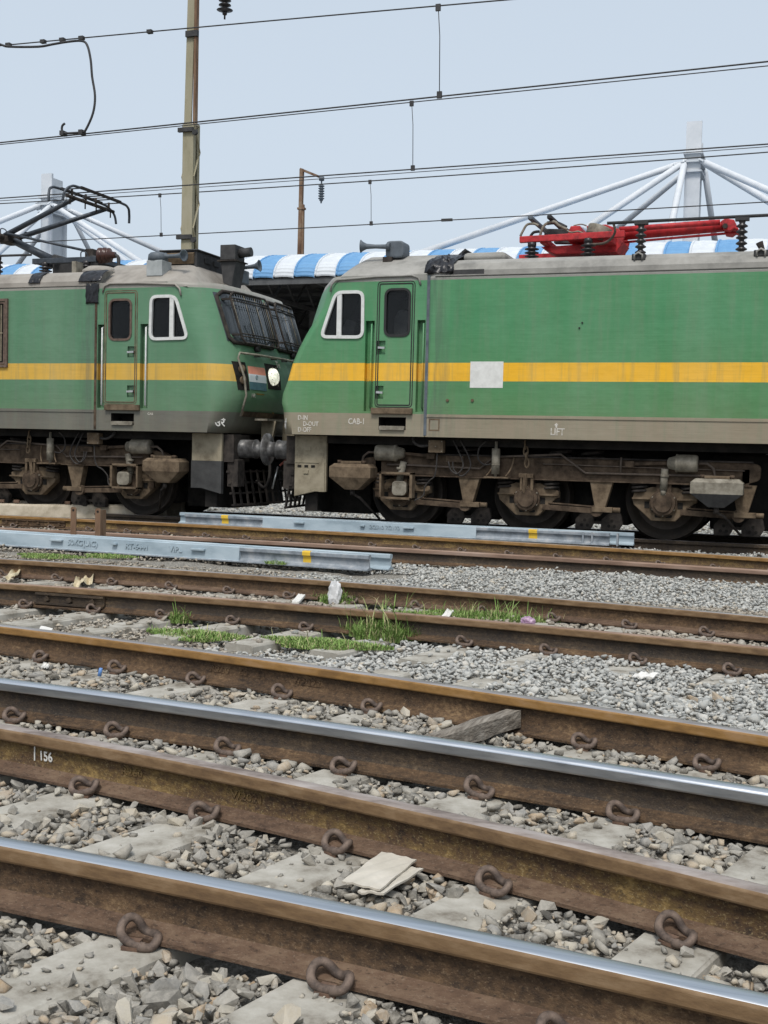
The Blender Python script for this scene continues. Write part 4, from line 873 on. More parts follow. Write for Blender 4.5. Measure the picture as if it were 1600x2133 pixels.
    P(MB().tube(smooth_path([(2.62, -1.33, 1.3), (2.72, -1.33, 1.12), (2.78, -1.33, 0.95), (2.7, -1.33, 0.83), (2.6, -1.33, 0.88), (2.56, -1.33, 1.0)]), 0.011, 7).tube(smooth_path([(2.72, -1.31, 1.3), (2.84, -1.31, 1.1), (2.88, -1.31, 0.93), (2.76, -1.31, 0.80), (2.64, -1.31, 0.88), (2.62, -1.31, 1.0)]), 0.011, 7).tube(smooth_path([(3.1, -1.3, 1.3), (3.0, -1.3, 1.2), (2.99, -1.3, 1.05), (3.08, -1.3, 0.97), (3.18, -1.3, 0.98)]), 0.012, 7), 'hoses', 'hose_rubber')
    P(MB().box(2.5, 2.76, -1.27, -1.22, 0.99, 1.08), 'pipe_bracket', 'under_brown', bv=0.004)
    # secondary springs in the shade
    for c in (2.75, 4.1, 4.55):
        sp = MB(); spring(sp, (c, -0.95), 0.15, 1.0, 1.34, 3.5, 0.025); P(sp, 'body_spring', 'under_dark')
def front_end(root, P, mir, tone):
    """buffers, obstacle deflector, coupling"""
    for s in (-1, 1):
        zb = 1.105
        bu = P(MB().lathe([(0.22, -0.02), (0.22, 0.02), (0.145, 0.03), (0.14, 0.28), (0.148, 0.285), (0.148, 0.31), (0.115, 0.315), (0.11, 0.44), (0.14, 0.45), (0.245, 0.475), (0.25, 0.5), (0.16, 0.512), (0, 0.516)], (0.05, s*0.98, zb), (-1, 0, 0), 30), 'buffer', 'buffer_steel')
        P(MB().box(0.0, 0.4, s*0.7, s*1.25, 0.9, 1.32), 'buffer_beam', 'under_dark')
        pd = [(0.17, 0.42), (0.50, 0.50), (0.68, 0.50), (0.68, 1.33), (0.17, 1.33)]
        de = P(MB().prism(pd, s*1.26, s*1.32), 'obstacle_deflector', 'deflector_tan' if tone else 'deflector_tan', bv=0.006)
        if s < 0:
            for k in range(3): P(MB().box(0.22+0.11*k, 0.28+0.11*k, -1.326, -1.318, 0.855, 0.89), 'deflector_slot', 'under_black', de)
            if not tone: P(MB().prism([(0.165, 0.41), (0.50, 0.49), (0.685, 0.49), (0.685, 0.91), (0.165, 0.91)], -1.25, -1.328), 'deflector_lower_plate', 'deflector_grey', de)
            else:
                P(MB().box(0.32, 0.40, -1.335, -1.318, 0.76, 0.82).box(0.34, 0.43, -1.335, -1.318, 1.1, 1.16), 'deflector_latch', 'deflector_tan', de, 0.004)
                P(MB().box(0.57, 0.66, -1.335, -1.318, 0.5, 0.93).box(0.18, 0.57, -1.33, -1.318, 0.925, 0.935), 'deflector_strap', 'deflector_tan', de)
    # cow-catcher grid across the front
    gd = MB()
    for k in range(13): v = -1.2+0.2*k; gd.bar((-0.02+0.1*abs(v)/1.2, v, 0.78), (-0.12+0.1*abs(v)/1.2, v, 0.22), 0.05, 0.02)
    for z, u in ((0.75, 0.0), (0.58, -0.03), (0.42, -0.06), (0.24, -0.1)): gd.bar((u+0.1, -1.24, z), (u, 0, z), 0.05, 0.03).bar((u, 0, z), (u+0.1, 1.24, z), 0.05, 0.03)
    P(gd, 'rail_guard_grid', 'under_dark')
    P(MB().box(-0.06, 0.12, -1.22, -0.98, 0.52, 0.94), 'step_bracket', 'under_dark', bv=0.01)
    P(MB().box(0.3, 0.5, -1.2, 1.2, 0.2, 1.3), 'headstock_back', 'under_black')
    P(MB().box(-0.25, 0.2, -0.16, 0.16, 0.95, 1.25).cyl((-0.3, -0.05, 1.08), (-0.3, 0.05, 1.08), 0.15), 'coupler', 'under_dark', bv=0.02)
    P(MB().tube(smooth_path([(0.0, -0.5, 1.2), (-0.22, -0.5, 1.0), (-0.26, -0.5, 0.7), (-0.15, -0.45, 0.5), (0.02, -0.4, 0.6)]), 0.025, 8), 'air_hose', 'hose_rubber')
    P(MB().tube(smooth_path([(0.0, 0.45, 1.2), (-0.2, 0.45, 0.95), (-0.2, 0.4, 0.62), (0.0, 0.35, 0.6)]), 0.025, 8), 'air_hose', 'hose_rubber')

# ---- right-hand locomotive
RAKE = True
R, PR = make_loco('locomotive', XR, False, 'paint_bright', 'bright green locomotive with folded red pantograph and white patch on its yellow stripe', 'roof_grey', True)
running_gear(R, PR, False); front_end(R, PR, False, True)
def rq(px0, py0, px1, py1, v): a, b = RU(px0, py0, v); c, d = RU(px1, py1, v); return a, c, d, b
a, b, c, d = rq(980, 753, 1047, 808, -1.56); PR(MB().box(a, b, -1.5535, -1.549, c, d), 'white_patch', 'white_paint')
a, b, c, d = rq(893, 872, 915, 898, -1.56); 
PR(MB().frame([(a, c), (b, c), (b, d), (a, d)], [(a+0.02, c+0.02), (b-0.02, c+0.02), (b-0.02, d-0.02), (a+0.02, d-0.02)], -1.552, -1.549), 'plate_residue', 'under_tan')
for t_, px, py, s in (('D-IN', 620, 874, 0.085), ('D-OUT', 631, 887, 0.085), ('D-OFF', 620, 899, 0.085), ('CAB-1', 725, 883, 0.105), ('LIFT', 1146, 906, 0.12)):
    u, z = RU(px, py, -1.555); text_part('lettering', t_, s*1.12, 'letter_faded', R, (u, -1.5525, z), (1, 0, 0), (0, 0, 1), 0.0012, sx=0.8)
u, z = RU(1159, 886, -1.555); PR(MB().prism([(u-0.012, z-0.035), (u+0.012, z-0.035), (u+0.012, z), (u+0.03, z), (u, z+0.035), (u-0.03, z), (u-0.012, z)], -1.5535, -1.549), 'lift_arrow', 'letter_faded')
for px, py in ((1213, 672), (1207, 683), (932, 834), (984, 834)):
    u, z = RU(px, py, -1.555); PR(MB().cyl((u, -1.548, z), (u, -1.565, z), 0.022 if py > 800 else 0.012, n=8), 'side_stud', 'under_tan' if py > 800 else 'seal_black')
# roof of the right-hand locomotive
for px, w_ in ((1330, 0.18), (1585, 0.18)):
    u = RU(px, 540, -1.5)[0]; lb = PR(MB().box(u-w_/2, u+w_/2, -1.5, -1.38, 3.74, 3.82), 'lifting_bracket', 'equip_dark', bv=0.01)
    PR(MB().tube([(u-0.05, -1.51, 3.74), (u-0.05, -1.52, 3.80), (u, -1.52, 3.83), (u+0.05, -1.52, 3.80), (u+0.05, -1.51, 3.74)], 0.014, 6), 'lifting_eye', 'roof_grey', lb)
u0 = RU(930, 565, -1.5)[0]; u1 = RU(1010, 565, -1.5)[0]; PR(MB().box(u0, u1, -1.542, -1.5, 3.60, 3.67), 'roof_louvre', 'equip_dark', bv=0.004)
tape(R, 2.2, 2.62, [(-1.545, 3.62), (-1.5, 3.74), (-1.38, 3.83), (-1.15, 3.9), (-0.9, 3.98)], 'roof_tape', 4, 0.03)
rh = PR(MB().box(2.62, 3.25, -1.1, -0.45, 3.84, 3.98), 'roof_hatch', 'roof_grey', bv=0.06)
PR(MB().obox((2.5, -0.2, 3.95), (0.12, 0, 0.1), (0, 0.75, 0), (-0.01, 0, 0.012)), 'roof_flap', 'seal_black')
u, z = RU(845, 518, -0.75); u_, z_ = RU(823, 522, -0.75)
hc = PR(MB().prism(round_poly([(u_-0.1, z_-0.13), (u+0.02, z_-0.13), (u+0.02, z_+0.12), (u_-0.1, z_+0.12)], 0.07), -0.6, -0.9), 'horn_motor', 'equip_slate', bv=0.02)
horn(hc, (u_-0.02, -0.92, z_+0.03), (-1, -0.15, 0.02), 0.44, 'equip_slate', False, 1.15)
PR(MB().box(u_-0.12, u_+0.02, -0.95, -0.6, z_-0.19, z_-0.12), 'horn_base', 'under_dark', hc)
# folded red pantograph
pg = bpy.data.objects.new('pantograph', None); COL.objects.link(pg); pg.parent = R
Q = lambda mb, n, mt, bv=0: mb.build(n, mt, pg, bevel=bv)
for px, v, zt in ((1108, -0.62, 4.17), (1225, -0.62, 4.2), (1175, 0.62, 4.14), (1285, 0.62, 4.14)):
    u = RU(px, 520, v)[0]; insul(pg, u, v, 3.87, zt, 0.105, 'insulator', False, 4)
for v in (-0.62, 0.62):
    a = RP(1083, 503, v); b = RP(1240, 502, v); zz = 4.215 if v < 0 else 4.16
    Q(MB().bar((a[0], v, zz), (a[0]+1.5, v, zz+0.03), 0.07, 0.09), 'base_beam', 'pantograph_red', 0.008)
a = RP(1150, 500, 0); Q(MB().box(a[0]-0.05, a[0]+0.05, -0.6, 0.6, 4.16, 4.24).box(a[0]+0.85, a[0]+1.0, -0.6, 0.6, 4.14, 4.25).prism([(a[0]-0.1, 4.16), (a[0]+0.1, 4.05), (a[0]+1.0, 4.05), (a[0]+1.1, 4.2)], -0.3, 0.3), 'cross_beam', 'pantograph_red', 0.01)
sh = [RU(x, y, -0.3) for x, y in ((1222, 470), (1262, 467), (1290, 477), (1300, 492), (1296, 506), (1225, 506))]
Q(MB().prism(sh, -0.3, -0.22).prism(sh, 0.22, 0.3), 'shoulder_plate', 'pantograph_red', 0.01)
c = RP(1248, 483, -0.42); Q(MB().cyl((c[0]-0.02, -0.42, c[2]-0.07), (c[0]+0.02, -0.40, c[2]+0.06), 0.18, n=26), 'air_bellows', 'cylinder_grey', 0.01)
sh2 = [RU(x, y, -0.4) for x, y in ((1180, 500), (1190, 472), (1210, 471), (1216, 500))]; Q(MB().prism(sh2, -0.45, 0.3), 'bellows_bracket', 'pantograph_red', 0.01)
a, b = RP(1288, 489, 0), RP(1522, 471, 0); Q(MB().tube([a, b], [0.085, 0.07], 18), 'lower_arm', 'pantograph_red')
a, b = RP(1290, 481, 0.3), RP(1500, 464, 0.25); Q(MB().tube([a, b], 0.045, 12), 'upper_arm', 'pantograph_red')
a, b = RP(1290, 478, -0.2), RP(1500, 463, -0.2); Q(MB().tube([a, b], 0.04, 12), 'upper_arm', 'pantograph_red')
a, b = RP(1295, 505, -0.1), RP(1538, 484, -0.1); Q(MB().tube([a, b], 0.018, 8), 'control_rod', 'pantograph_red')
kn = [RU(x, y, -0.2) for x, y in ((1502, 462), (1512, 456), (1530, 459), (1541, 482), (1530, 476), (1522, 482), (1508, 480))]; Q(MB().prism(kn, -0.26, 0.3), 'knee_joint', 'pantograph_red', 0.01)
c = RP(1511, 471, -0.27); Q(MB().cyl((c[0], -0.27, c[2]), (c[0], -0.3, c[2]), 0.035), 'knee_pin', 'under_dark')
hp = lambda pts, v: [RP(x, y, v) for x, y in pts]
Q(MB().tube(smooth_path(hp([(1084, 492), (1090, 480), (1098, 468), (1112, 466), (1122, 470)], -0.55)), 0.018, 8).tube(hp([(1084, 495), (1124, 494)], -0.55), 0.014, 8).tube(smooth_path(hp([(1124, 494), (1131, 474), (1140, 465), (1155, 462), (1165, 470), (1182, 478)], -0.5)), 0.02, 8), 'head_horn', 'cylinder_grey')
Q(MB().tube(smooth_path(hp([(1105, 492), (1112, 484), (1124, 482)], 0.5)), 0.022, 8).tube(smooth_path(hp([(1140, 465), (1158, 464), (1180, 474)], 0.4)), 0.03, 8), 'head_horn', 'seal_black')
for dx, col in ((0, 'equip_slate'), (0.28, 'seal_black')):
    c = RP(1118, 470, 0); Q(MB().box(c[0]+dx, c[0]+dx+0.07, -0.6, 0.6, c[2]-0.02, c[2]+0.03), 'contact_strip', col, 0.01)
a = RP(1140, 488, -0.2); Q(MB().bar((a[0], -0.35, a[2]), (a[0]+0.4, -0.35, a[2]-0.02), 0.12, 0.09).bar((a[0], 0.35, a[2]), (a[0]+0.4, 0.35, a[2]-0.02), 0.12, 0.09), 'head_spring_box', 'equip_dark', 0.01)
Q(MB().tube(smooth_path(hp([(1178, 478), (1190, 484), (1205, 482), (1217, 487)], -0.5)), 0.012, 6), 'air_line', 'cylinder_grey'); Q(MB().tube(smooth_path(hp([(1195, 470), (1210, 467), (1222, 470)], -0.2)), 0.01, 6), 'air_line', 'cylinder_grey')
# busbar on post insulators
for px in (1335, 1545):
    u = RU(px, 500, -1.0)[0]; i_ = insul(R, u, -1.0, 3.86, 4.33, 0.075, 'insulator', False, 5)
    PR(MB().box(u-0.09, u+0.09, -1.05, -0.95, 4.29, 4.33), 'insulator_cap', 'equip_dark', i_)
ub = RU(1265, 463, -1.0)[0]; PR(MB().tube([(ub, -1.0, 4.33), (ub+3.2, -1.0, 4.36), (ub+10, -1.0, 4.36)], 0.022, 8), 'busbar', 'equip_dark')
PR(MB().tube(smooth_path([(ub+0.08, -1.0, 4.34), (ub+0.1, -0.95, 4.2), (ub-0.05, -0.8, 4.1), (ub-0.35, -0.6, 4.12)]), 0.018, 7), 'busbar_lead', 'pipe_brown')
PR(MB().tube([RP(1590, 525, -1.1), RP(1582, 505, -1.1)], [0.03, 0.05], 10), 'roof_fitting', 'under_dark')
PR(MB().bar((-0.12, -0.7, 1.05), (-0.32, -0.78, 0.86), 0.13, 0.03), 'uncoupling_lever', 'lever_red', bv=0.006)
lv = PR(MB().tube([(-0.34, -0.80, 0.84), (-0.42, -0.82, 0.5)], 0.016, 8), 'lever_handle', 'steel_bright')


# ---- left-hand locomotive
RAKE = False
L, PL = make_loco('locomotive', XL, True, 'paint_dull', 'dull green locomotive with raised black pantograph, lit headlight and barred windscreens', 'roof_dust', False)
running_gear(L, PL, True); front_end(L, PL, True, False)
# local frame of the front face
def FP_(v, z, o=0.0):
    return (nose(v, z)-o, v, z)
def fpatch(mb, v0, v1, z0, z1, o, nv=6, nz=5, sh=0.0, mi=0):
    """thin sheet lying on the front face, offset o outwards"""
    vs = []; 
    for d in (o, o-0.012):
        for i in range(nz+1):
            for j in range(nv+1):
                z = z0+(z1-z0)*i/nz; v = v0+(v1-v0)*j/nv+sh*(z-z0); vs.append(FP_(v, z, d))
    k = nv+1; N = k*(nz+1); fs = []
    for i in range(nz):
        for j in range(nv):
            q = (i*k+j, (i+1)*k+j, (i+1)*k+j+1, i*k+j+1); fs.append(q); fs.append(tuple(N+t for t in q[::-1]))
    ring = [j for j in range(k)]+[i*k+nv for i in range(1, nz+1)]+[nz*k+j for j in range(nv-1, -1, -1)]+[i*k for i in range(nz-1, 0, -1)]
    for a, b in zip(ring, ring[1:]+ring[:1]): fs.append((a, b, N+b, N+a))
    return mb.add(vs, fs, mi)
for v0, v1 in ((-1.30, -0.06), (0.06, 1.30)):
    sc = fpatch(MB(), v0, v1, 2.74, 3.48, 0.012).build('windscreen', 'glass_screen', L, True)
    loop = [(v0+0.02, 2.80), (v0+0.08, 2.72), (v1-0.06, 2.72), (v1, 2.80), (v1, 3.42), (v1-0.06, 3.50), (v0+0.12, 3.50), (v0+0.02, 3.42)]
    loop2 = []
    for i, p in enumerate(loop):
        n_ = loop[(i+1) % 8]
        for t in range(4): loop2.append((p[0]+(n_[0]-p[0])*t/4, p[1]+(n_[1]-p[1])*t/4))
    MB().tube([FP_(v, z, 0.02) for v, z in loop2], 0.032, 8, True).build('windscreen_frame', 'under_dark', sc, True)
    gl = []
    for v, z in loop2: gl.append(FP_(v0+(v-v0)*0.9+0.1, z, 0.13))
    gr = MB().tube(gl, 0.017, 7, True).build('window_grille', 'under_dark', L, True)
    for z in (3.40, 3.36, 2.86, 2.82):
        MB().tube([FP_(v0+0.12+(v1-v0-0.15)*t/6, z, 0.13) for t in range(7)], 0.010, 6).build('grille_rail', 'under_dark', gr, True)
    for k in range(17):
        v = v0+0.15+(v1-v0-0.22)*k/16; MB().tube([FP_(v, 2.75, 0.125), FP_(v, 3.1, 0.125), FP_(v, 3.47, 0.125)], 0.0055, 5).build('grille_bar', 'equip_slate' if k % 5 else 'cylinder_grey', gr, True)
    for v, z in ((v0+0.1, 3.38), (v0+0.1, 2.84), (v1-0.03, 3.38), (v1-0.03, 2.84)):
        MB().bar(FP_(v, z, 0.0), FP_(v, z, 0.14), 0.03, 0.03).build('grille_bracket', 'under_dark', gr, True)
    wv = (v0+v1)/2; MB().cyl(FP_(wv, 2.66, -0.01), FP_(wv, 2.66, 0.08), 0.045).bar(FP_(wv, 2.66, 0.06), FP_(wv-0.1, 3.05, 0.06), 0.02, 0.02).build('wiper', 'seal_black', L, True)
# handrail across the front
hr = [(-1.22, 1.60), (-1.22, 1.92), (-1.24, 2.2), (-1.28, 2.48), (-1.24, 2.56), (-0.8, 2.56), (0, 2.56), (0.8, 2.56), (1.24, 2.56), (1.28, 2.48), (1.22, 1.92), (1.22, 1.60)]
hro = PL(MB().tube([FP_(v, z, 0.1) for v, z in hr], 0.018, 8), 'front_handrail', 'cylinder_grey')
for v in (-0.75, -0.2, 0.2, 0.75): PL(MB().bar(FP_(v, 2.55, 0.0), FP_(v, 2.55, 0.1), 0.03, 0.04), 'handrail_bracket', 'equip_dark', hro)
# light recess, marker lamp, flag, painted flash, steps
fpatch(MB(), -0.44, 0.02, 2.06, 2.46, 0.004, sh=-0.1).build('lamp_recess', 'under_black', L, True)
hl = MB().lathe([(0.0, 0.07), (0.07, 0.062), (0.115, 0.04), (0.138, 0.0), (0.14, -0.03), (0.135, -0.08)], FP_(-0.28, 2.26, 0.03), (-1, 0, 0.12), 28).build('headlight', 'lamp_glass', L, True)
hg = MB()
for d in (-0.06, 0.06): hg.bar(FP_(-0.28+d, 2.11, 0.065), FP_(-0.28+d, 2.41, 0.065), 0.006, 0.006)
for d in (-0.05, 0.05): hg.bar(FP_(-0.43, 2.26+d, 0.065), FP_(-0.13, 2.26+d, 0.065), 0.006, 0.006)
hg.build('headlight_ribs', 'cylinder_grey', hl, True)
mk = fpatch(MB(), -1.26, -1.02, 2.0, 2.43, 0.006, 4, 4, sh=-0.1).build('marker_lamp_recess', 'under_black', L, True)
for z in (2.15, 2.32): MB().lathe([(0.06, 0), (0.065, 0.02), (0.05, 0.03), (0, 0.032)], FP_(-1.17, z, 0.005), (-1, -0.5, 0), 18).build('marker_lamp', 'under_tan', mk, True)
fl = fpatch(MB(), -1.0, -0.5, 2.26, 2.38, 0.004, sh=-0.05).build('flag_decal', 'flag_saffron', L, True)
fpatch(MB(), -1.0, -0.5, 2.14, 2.26, 0.004, sh=-0.05).build('flag_band', 'flag_white', fl, True); fpatch(MB(), -1.0, -0.5, 2.02, 2.14, 0.004, sh=-0.05).build('flag_band', 'flag_teal', fl, True)
fb = MB(); c0 = FP_(-0.80, 2.215, 0.007); fb.tube([(c0[0], c0[1]+0.032*math.cos(t), c0[2]+0.032*math.sin(t)) for t in np.linspace(0, 2*math.pi, 17)[:-1]], 0.004, 5, True); fb.build('flag_wheel', 'flag_teal', fl, True)
fz = MB(); tri = [(-0.85, 1.97), (-0.6, 1.97), (-0.02, 1.64), (-0.06, 1.64)]
fz.add([FP_(v, z, 0.006) for v, z in tri]+[FP_(v, z, -0.004) for v, z in tri], [(0, 1, 2, 3), (7, 6, 5, 4), (0, 4, 5, 1), (1, 5, 6, 2), (2, 6, 7, 3), (3, 7, 4, 0)]); fz.build('ochre_flash', 'mark_ochre', L, True)
fpatch(MB(), -1.1, 1.1, 1.60, 1.68, 0.03, 8, 1).build('front_step_plate', 'under_brown', L, True)
MB().box(-0.32, -0.1, -0.75, -0.2, 1.55, 1.58).build('front_step', 'cylinder_grey', L, True)
MB().prism([(-0.28, 1.2), (-0.1, 1.2), (-0.1, 1.55), (-0.35, 1.55)], -0.5, -0.44).prism([(-0.28, 1.2), (-0.1, 1.2), (-0.1, 1.55), (-0.35, 1.55)], 0.3, 0.36).build('step_gusset', 'deflector_tan', L, True)
def front_text(t_, v, z, s, mat, o=0.006):
    x = -nose(v, z)+o; nz_ = (nose(v, z+0.05)-nose(v, z-0.05))/0.1; nv_ = (nose(v+0.03, z)-nose(v-0.03, z))/0.06
    text_part('lettering', t_, s, mat, L, (x, v, z), (-nv_, 1, 0), (-nz_, 0, 1), 0.0012)
front_text('Te', -0.08, 2.42, 0.15, 'letter_faded'); front_text('NR', -0.97, 1.90, 0.085, 'letter_faded')
# side lettering near the nose: on the rounded skirt corner
def skirt_text(body, root, mir_, v, z, s):
    u = nose(v, z); nv_ = (nose(v+0.03, z)-nose(v-0.03, z))/0.06; sx_ = -1 if mir_ else 1
    x = sx_*u; rt = (sx_*nv_, 1, 0) if mir_ else (-nv_*-1*-1, -1, 0)
    rt = (-nv_, 1, 0) if mir_ else (-nv_, -1, 0)
    n_ = np.cross(np.array(rt, float)/np.linalg.norm(rt), (0, 0, 1))
    return text_part('lettering', body, s, 'letter_white', root, np.array((x, v, z))+n_*0.008, rt, (0, 0, 1), 0.001)
skirt_text('उरे', L, True, -1.50, 1.44, 0.17)
RAKE = True; skirt_text('जी', R, False, -1.455, 1.42, 0.17); RAKE = False
# roof of the left-hand locomotive
def LB(px0, py0, px1, py1, v0, v1): a, b = LU(px0, py0, v0); c, d = LU(px1, py1, v0); return a, c, v0, v1, d, b
bx = LB(305, 542, 337, 574, -1.25, -0.95); PL(MB().box(*bx), 'roof_box', 'equip_lightgrey', bv=0.008)
a = bx; c = ((a[0]+a[1])/2, -1.1, a[5]); dm = PL(MB().lathe([(0.16, 0), (0.15, 0.1), (0.12, 0.13), (0, 0.14)], (c[0]+0.02, -1.1, a[5]), (0, 0, 1), 22), 'warning_dome', 'equip_slate')
horn(dm, (a[1]+0.05 if a[1] < a[0] else a[0]-0.05, -1.1, a[5]+0.07), (-1, -0.25, -0.02), 0.42, 'equip_slate', True, 1.1)
u0, z0 = LU(338, 556, -0.72); u1, z1 = LU(412, 520, -0.72)
ac = PL(MB().box(u0, u1, -0.75, 0.75, 3.9, z1-0.02).box(u0+0.03, u1-0.03, -0.78, 0.78, z1-0.02, z1+0.005), 'cooling_unit', 'equip_dark', bv=0.01)
for k in range(9):
    z = 4.02+k*(z1-4.06)/9; PL(MB().obox(((u0+u1)/2, -0.765, z), (abs(u1-u0)/2-0.04, 0, 0), (0, 0.018, 0.012), (0, -0.003, 0.005)), 'louvre_slat', 'under_tan', ac)
for k in range(4): PL(MB().box(u1-0.02, u1-0.008, -0.5+0.3*k, -0.3+0.3*k, 4.05, z1-0.1), 'unit_panel', 'seal_black', ac)
um, zm = LU(483, 574, -0.25); zt = LU(483, 513, -0.25)[1]
hb = PL(MB().prism([(um-0.16, zt-0.26), (um+0.12, zt-0.26), (um+0.07, zm-0.14), (um-0.08, zm-0.2)], -0.42, -0.08).box(um-0.14, um+0.13, -0.42, -0.08, zt-0.24, zt), 'roof_headlight_box', 'equip_dark', bv=0.01)
PL(MB().box(um-0.18, um+0.16, -0.46, -0.04, zt-0.265, zt-0.245), 'box_flange', 'under_dark', hb)
PL(MB().tube([(um-0.12, -0.25, zt-0.12), (um-0.34, -0.25, zt-0.10)], 0.075, 16), 'lamp_tube', 'equip_dark', hb)
hq, hz = LU(503, 562, 0.1); horn(L, (hq+0.1, 0.1, hz+0.02), (-1, 0.05, 0.1), 0.42, 'equip_slate', True, 1.15)
PL(MB().box(hq-0.05, hq+0.2, -0.05, 0.3, 3.8, hz+0.0), 'horn_base', 'equip_slate', bv=0.02)
for px0, py0, px1, py1, sd_ in ((60, 590, 85, 606, 1), (165, 588, 212, 606, 2)):
    a, z = LU((px0+px1)/2, (py0+py1)/2, -1.53); tape(L, -a-abs(px1-px0)/232, -a+abs(px1-px0)/232, [(-1.545, 3.64), (-1.54, 3.67), (-1.48, 3.76), (-1.36, 3.83), (-1.2, 3.87)], 'roof_tape', sd_)
a, z = LU(193, 618, -1.54); tape(L, -a-0.11, -a+0.12, [(-1.556, z-0.11), (-1.556, z), (-1.556, z+0.12), (-1.55, z+0.2)], 'roof_tape', 9)
a, z = LU(250, 572, -0.9); PL(MB().lathe([(0.3, 0), (0.29, 0.06), (0.2, 0.12), (0, 0.14)], (2.62, -0.9, 3.85), (0, 0, 1), 24), 'roof_vent', 'roof_dust'); PL(MB().box(2.95, 3.03, -1.1, -0.9, 3.85, 4.05), 'roof_post', 'cylinder_grey')
# louvred side window at the frame edge
a0, z0 = LU(16, 765, -1.56); z1 = LU(16, 622, -1.56)[1]
wp = [(a0, z0), (a0+1.1, z0), (a0+1.1, z1), (a0, z1)]; sf = PL(MB().frame(wp, inset(wp, 0.06), -1.585, -1.54).frame(inset(wp, 0.075), inset(wp, 0.11), -1.575, -1.54), 'side_filter_frame', 'frame_rusty')
PL(MB().prism(inset(wp, 0.1), -1.556, -1.551), 'filter_backing', 'under_black', sf)
for k in range(6): PL(MB().box(a0+0.12+0.16*k, a0+0.135+0.16*k, -1.57, -1.556, z0+0.1, z1-0.1), 'filter_bar', 'deflector_tan', sf)
PL(MB().box(a0+0.1, a0+1.0, -1.572, -1.556, (z0+z1)/2-0.01, (z0+z1)/2+0.01), 'filter_bar', 'deflector_tan', sf)
u, z = LU(307, 864, -1.555); text_part('lettering', 'CAB', 0.05, 'letter_faded', L, (-u, -1.5525, z), (1, 0, 0), (0, 0, 1), 0.001)
# raised pantograph
pt = bpy.data.objects.new('pantograph', None); COL.objects.link(pt); pt.parent = L
Q2 = lambda mb, n, mt, bv=0: mb.build(n, mt, pt, True, bevel=bv)
for u, v in ((3.96, -0.5), (3.15, -0.5), (3.96, 0.5), (3.15, 0.5)): insul(pt, u, v, 3.86, 4.15, 0.11, 'insulator', True, 4)
Q2(MB().lathe([(0.05, 0), (0.08, 0.04), (0.04, 0.06), (0.08, 0.12), (0.04, 0.14), (0.05, 0.3)], (3.6, 0.2, 3.86), (0, 0, 1), 12), 'drive_insulator', 'insulator')
Q2(MB().bar((2.95, -0.5, 4.17), (4.2, -0.5, 4.17), 0.09, 0.09).bar((2.95, 0.5, 4.17), (4.2, 0.5, 4.17), 0.09, 0.09).bar((3.0, -0.5, 4.17), (3.0, 0.5, 4.17), 0.1, 0.08).bar((4.1, -0.5, 4.17), (4.1, 0.5, 4.17), 0.1, 0.1), 'base_frame', 'pantograph_steel', 0.008)
Q2(MB().box(3.1, 4.0, -0.25, 0.25, 4.0, 4.2).cyl((3.2, -0.3, 4.24), (3.2, 0.3, 4.24), 0.05).cyl((3.9, -0.35, 4.25), (3.9, 0.35, 4.25), 0.06), 'drive_box', 'equip_dark', 0.01)
Q2(MB().lathe([(0.06, 0), (0.13, 0.01), (0.13, 0.05), (0.09, 0.07), (0.13, 0.09), (0.13, 0.13), (0.09, 0.15), (0.12, 0.17), (0.12, 0.2), (0.06, 0.22), (0.05, 0.3)], (2.95, -0.45, 4.24), (-1, 0.1, 0.02), 20), 'roof_bushing', 'insulator_brown')
Q2(MB().tube(smooth_path([(2.65, -0.42, 4.24), (2.6, -0.42, 4.2), (2.58, -0.42, 4.05), (2.5, -0.4, 3.95)]), 0.03, 8), 'bushing_lead', 'equip_dark')
base, knee = (4.05, 0, 4.22), (5.07, 0, 4.67)
Q2(MB().tube([base, knee], [0.075, 0.06], 14), 'lower_arm', 'pantograph_steel')
Q2(MB().box(4.95, 5.2, -0.2, 0.2, 4.58, 4.72).cyl((5.07, -0.32, 4.67), (5.07, 0.32, 4.67), 0.05), 'knee_joint', 'under_dark', 0.02)
Q2(MB().tube([(5.05, -0.15, 4.7), (3.44, -0.45, 5.2)], [0.048, 0.036], 12), 'upper_arm', 'pantograph_steel'); Q2(MB().tube([(5.05, 0.15, 4.7), (3.40, 0.45, 5.2)], [0.048, 0.036], 12), 'upper_arm', 'pantograph_steel')
Q2(MB().tube([(4.95, -0.22, 4.72), (3.3, -0.2, 4.36)], 0.022, 8), 'control_rod', 'pantograph_steel')
Q2(MB().box(3.2, 3.36, -0.26, -0.12, 4.2, 4.4), 'rod_bearing', 'under_dark', 0.02)
Q2(MB().cyl((3.42, -0.7, 5.2), (3.42, 0.7, 5.2), 0.03), 'head_tube', 'under_dark')
for du in (-0.19, 0.19):
    Q2(MB().tube(smooth_path([(3.42+du*0.7, -1.0, 5.05), (3.42+du*0.8, -0.97, 5.2), (3.42+du, -0.86, 5.3), (3.42+du, -0.6, 5.335), (3.42+du, 0.6, 5.335), (3.42+du, 0.86, 5.3), (3.42+du*0.8, 0.97, 5.2), (3.42+du*0.7, 1.0, 5.05)]), 0.022, 8), 'head_horn', 'pantograph_steel')
    Q2(MB().box(3.42+du-0.035, 3.42+du+0.035, -0.6, 0.6, 5.33, 5.36), 'contact_strip', 'under_dark')
for v in (-0.6, -0.3, 0, 0.3, 0.6): Q2(MB().bar((3.23, v, 5.325), (3.61, v, 5.325), 0.04, 0.012), 'head_tie', 'pantograph_steel')
for v in (-0.55, -0.15, 0.15, 0.55): Q2(MB().cyl((3.42, v, 5.2), (3.42, v, 5.33), 0.02).cyl((3.42, v*1.1, 5.2), (3.42, v*1.1, 5.08), 0.012), 'head_spring', 'under_dark')
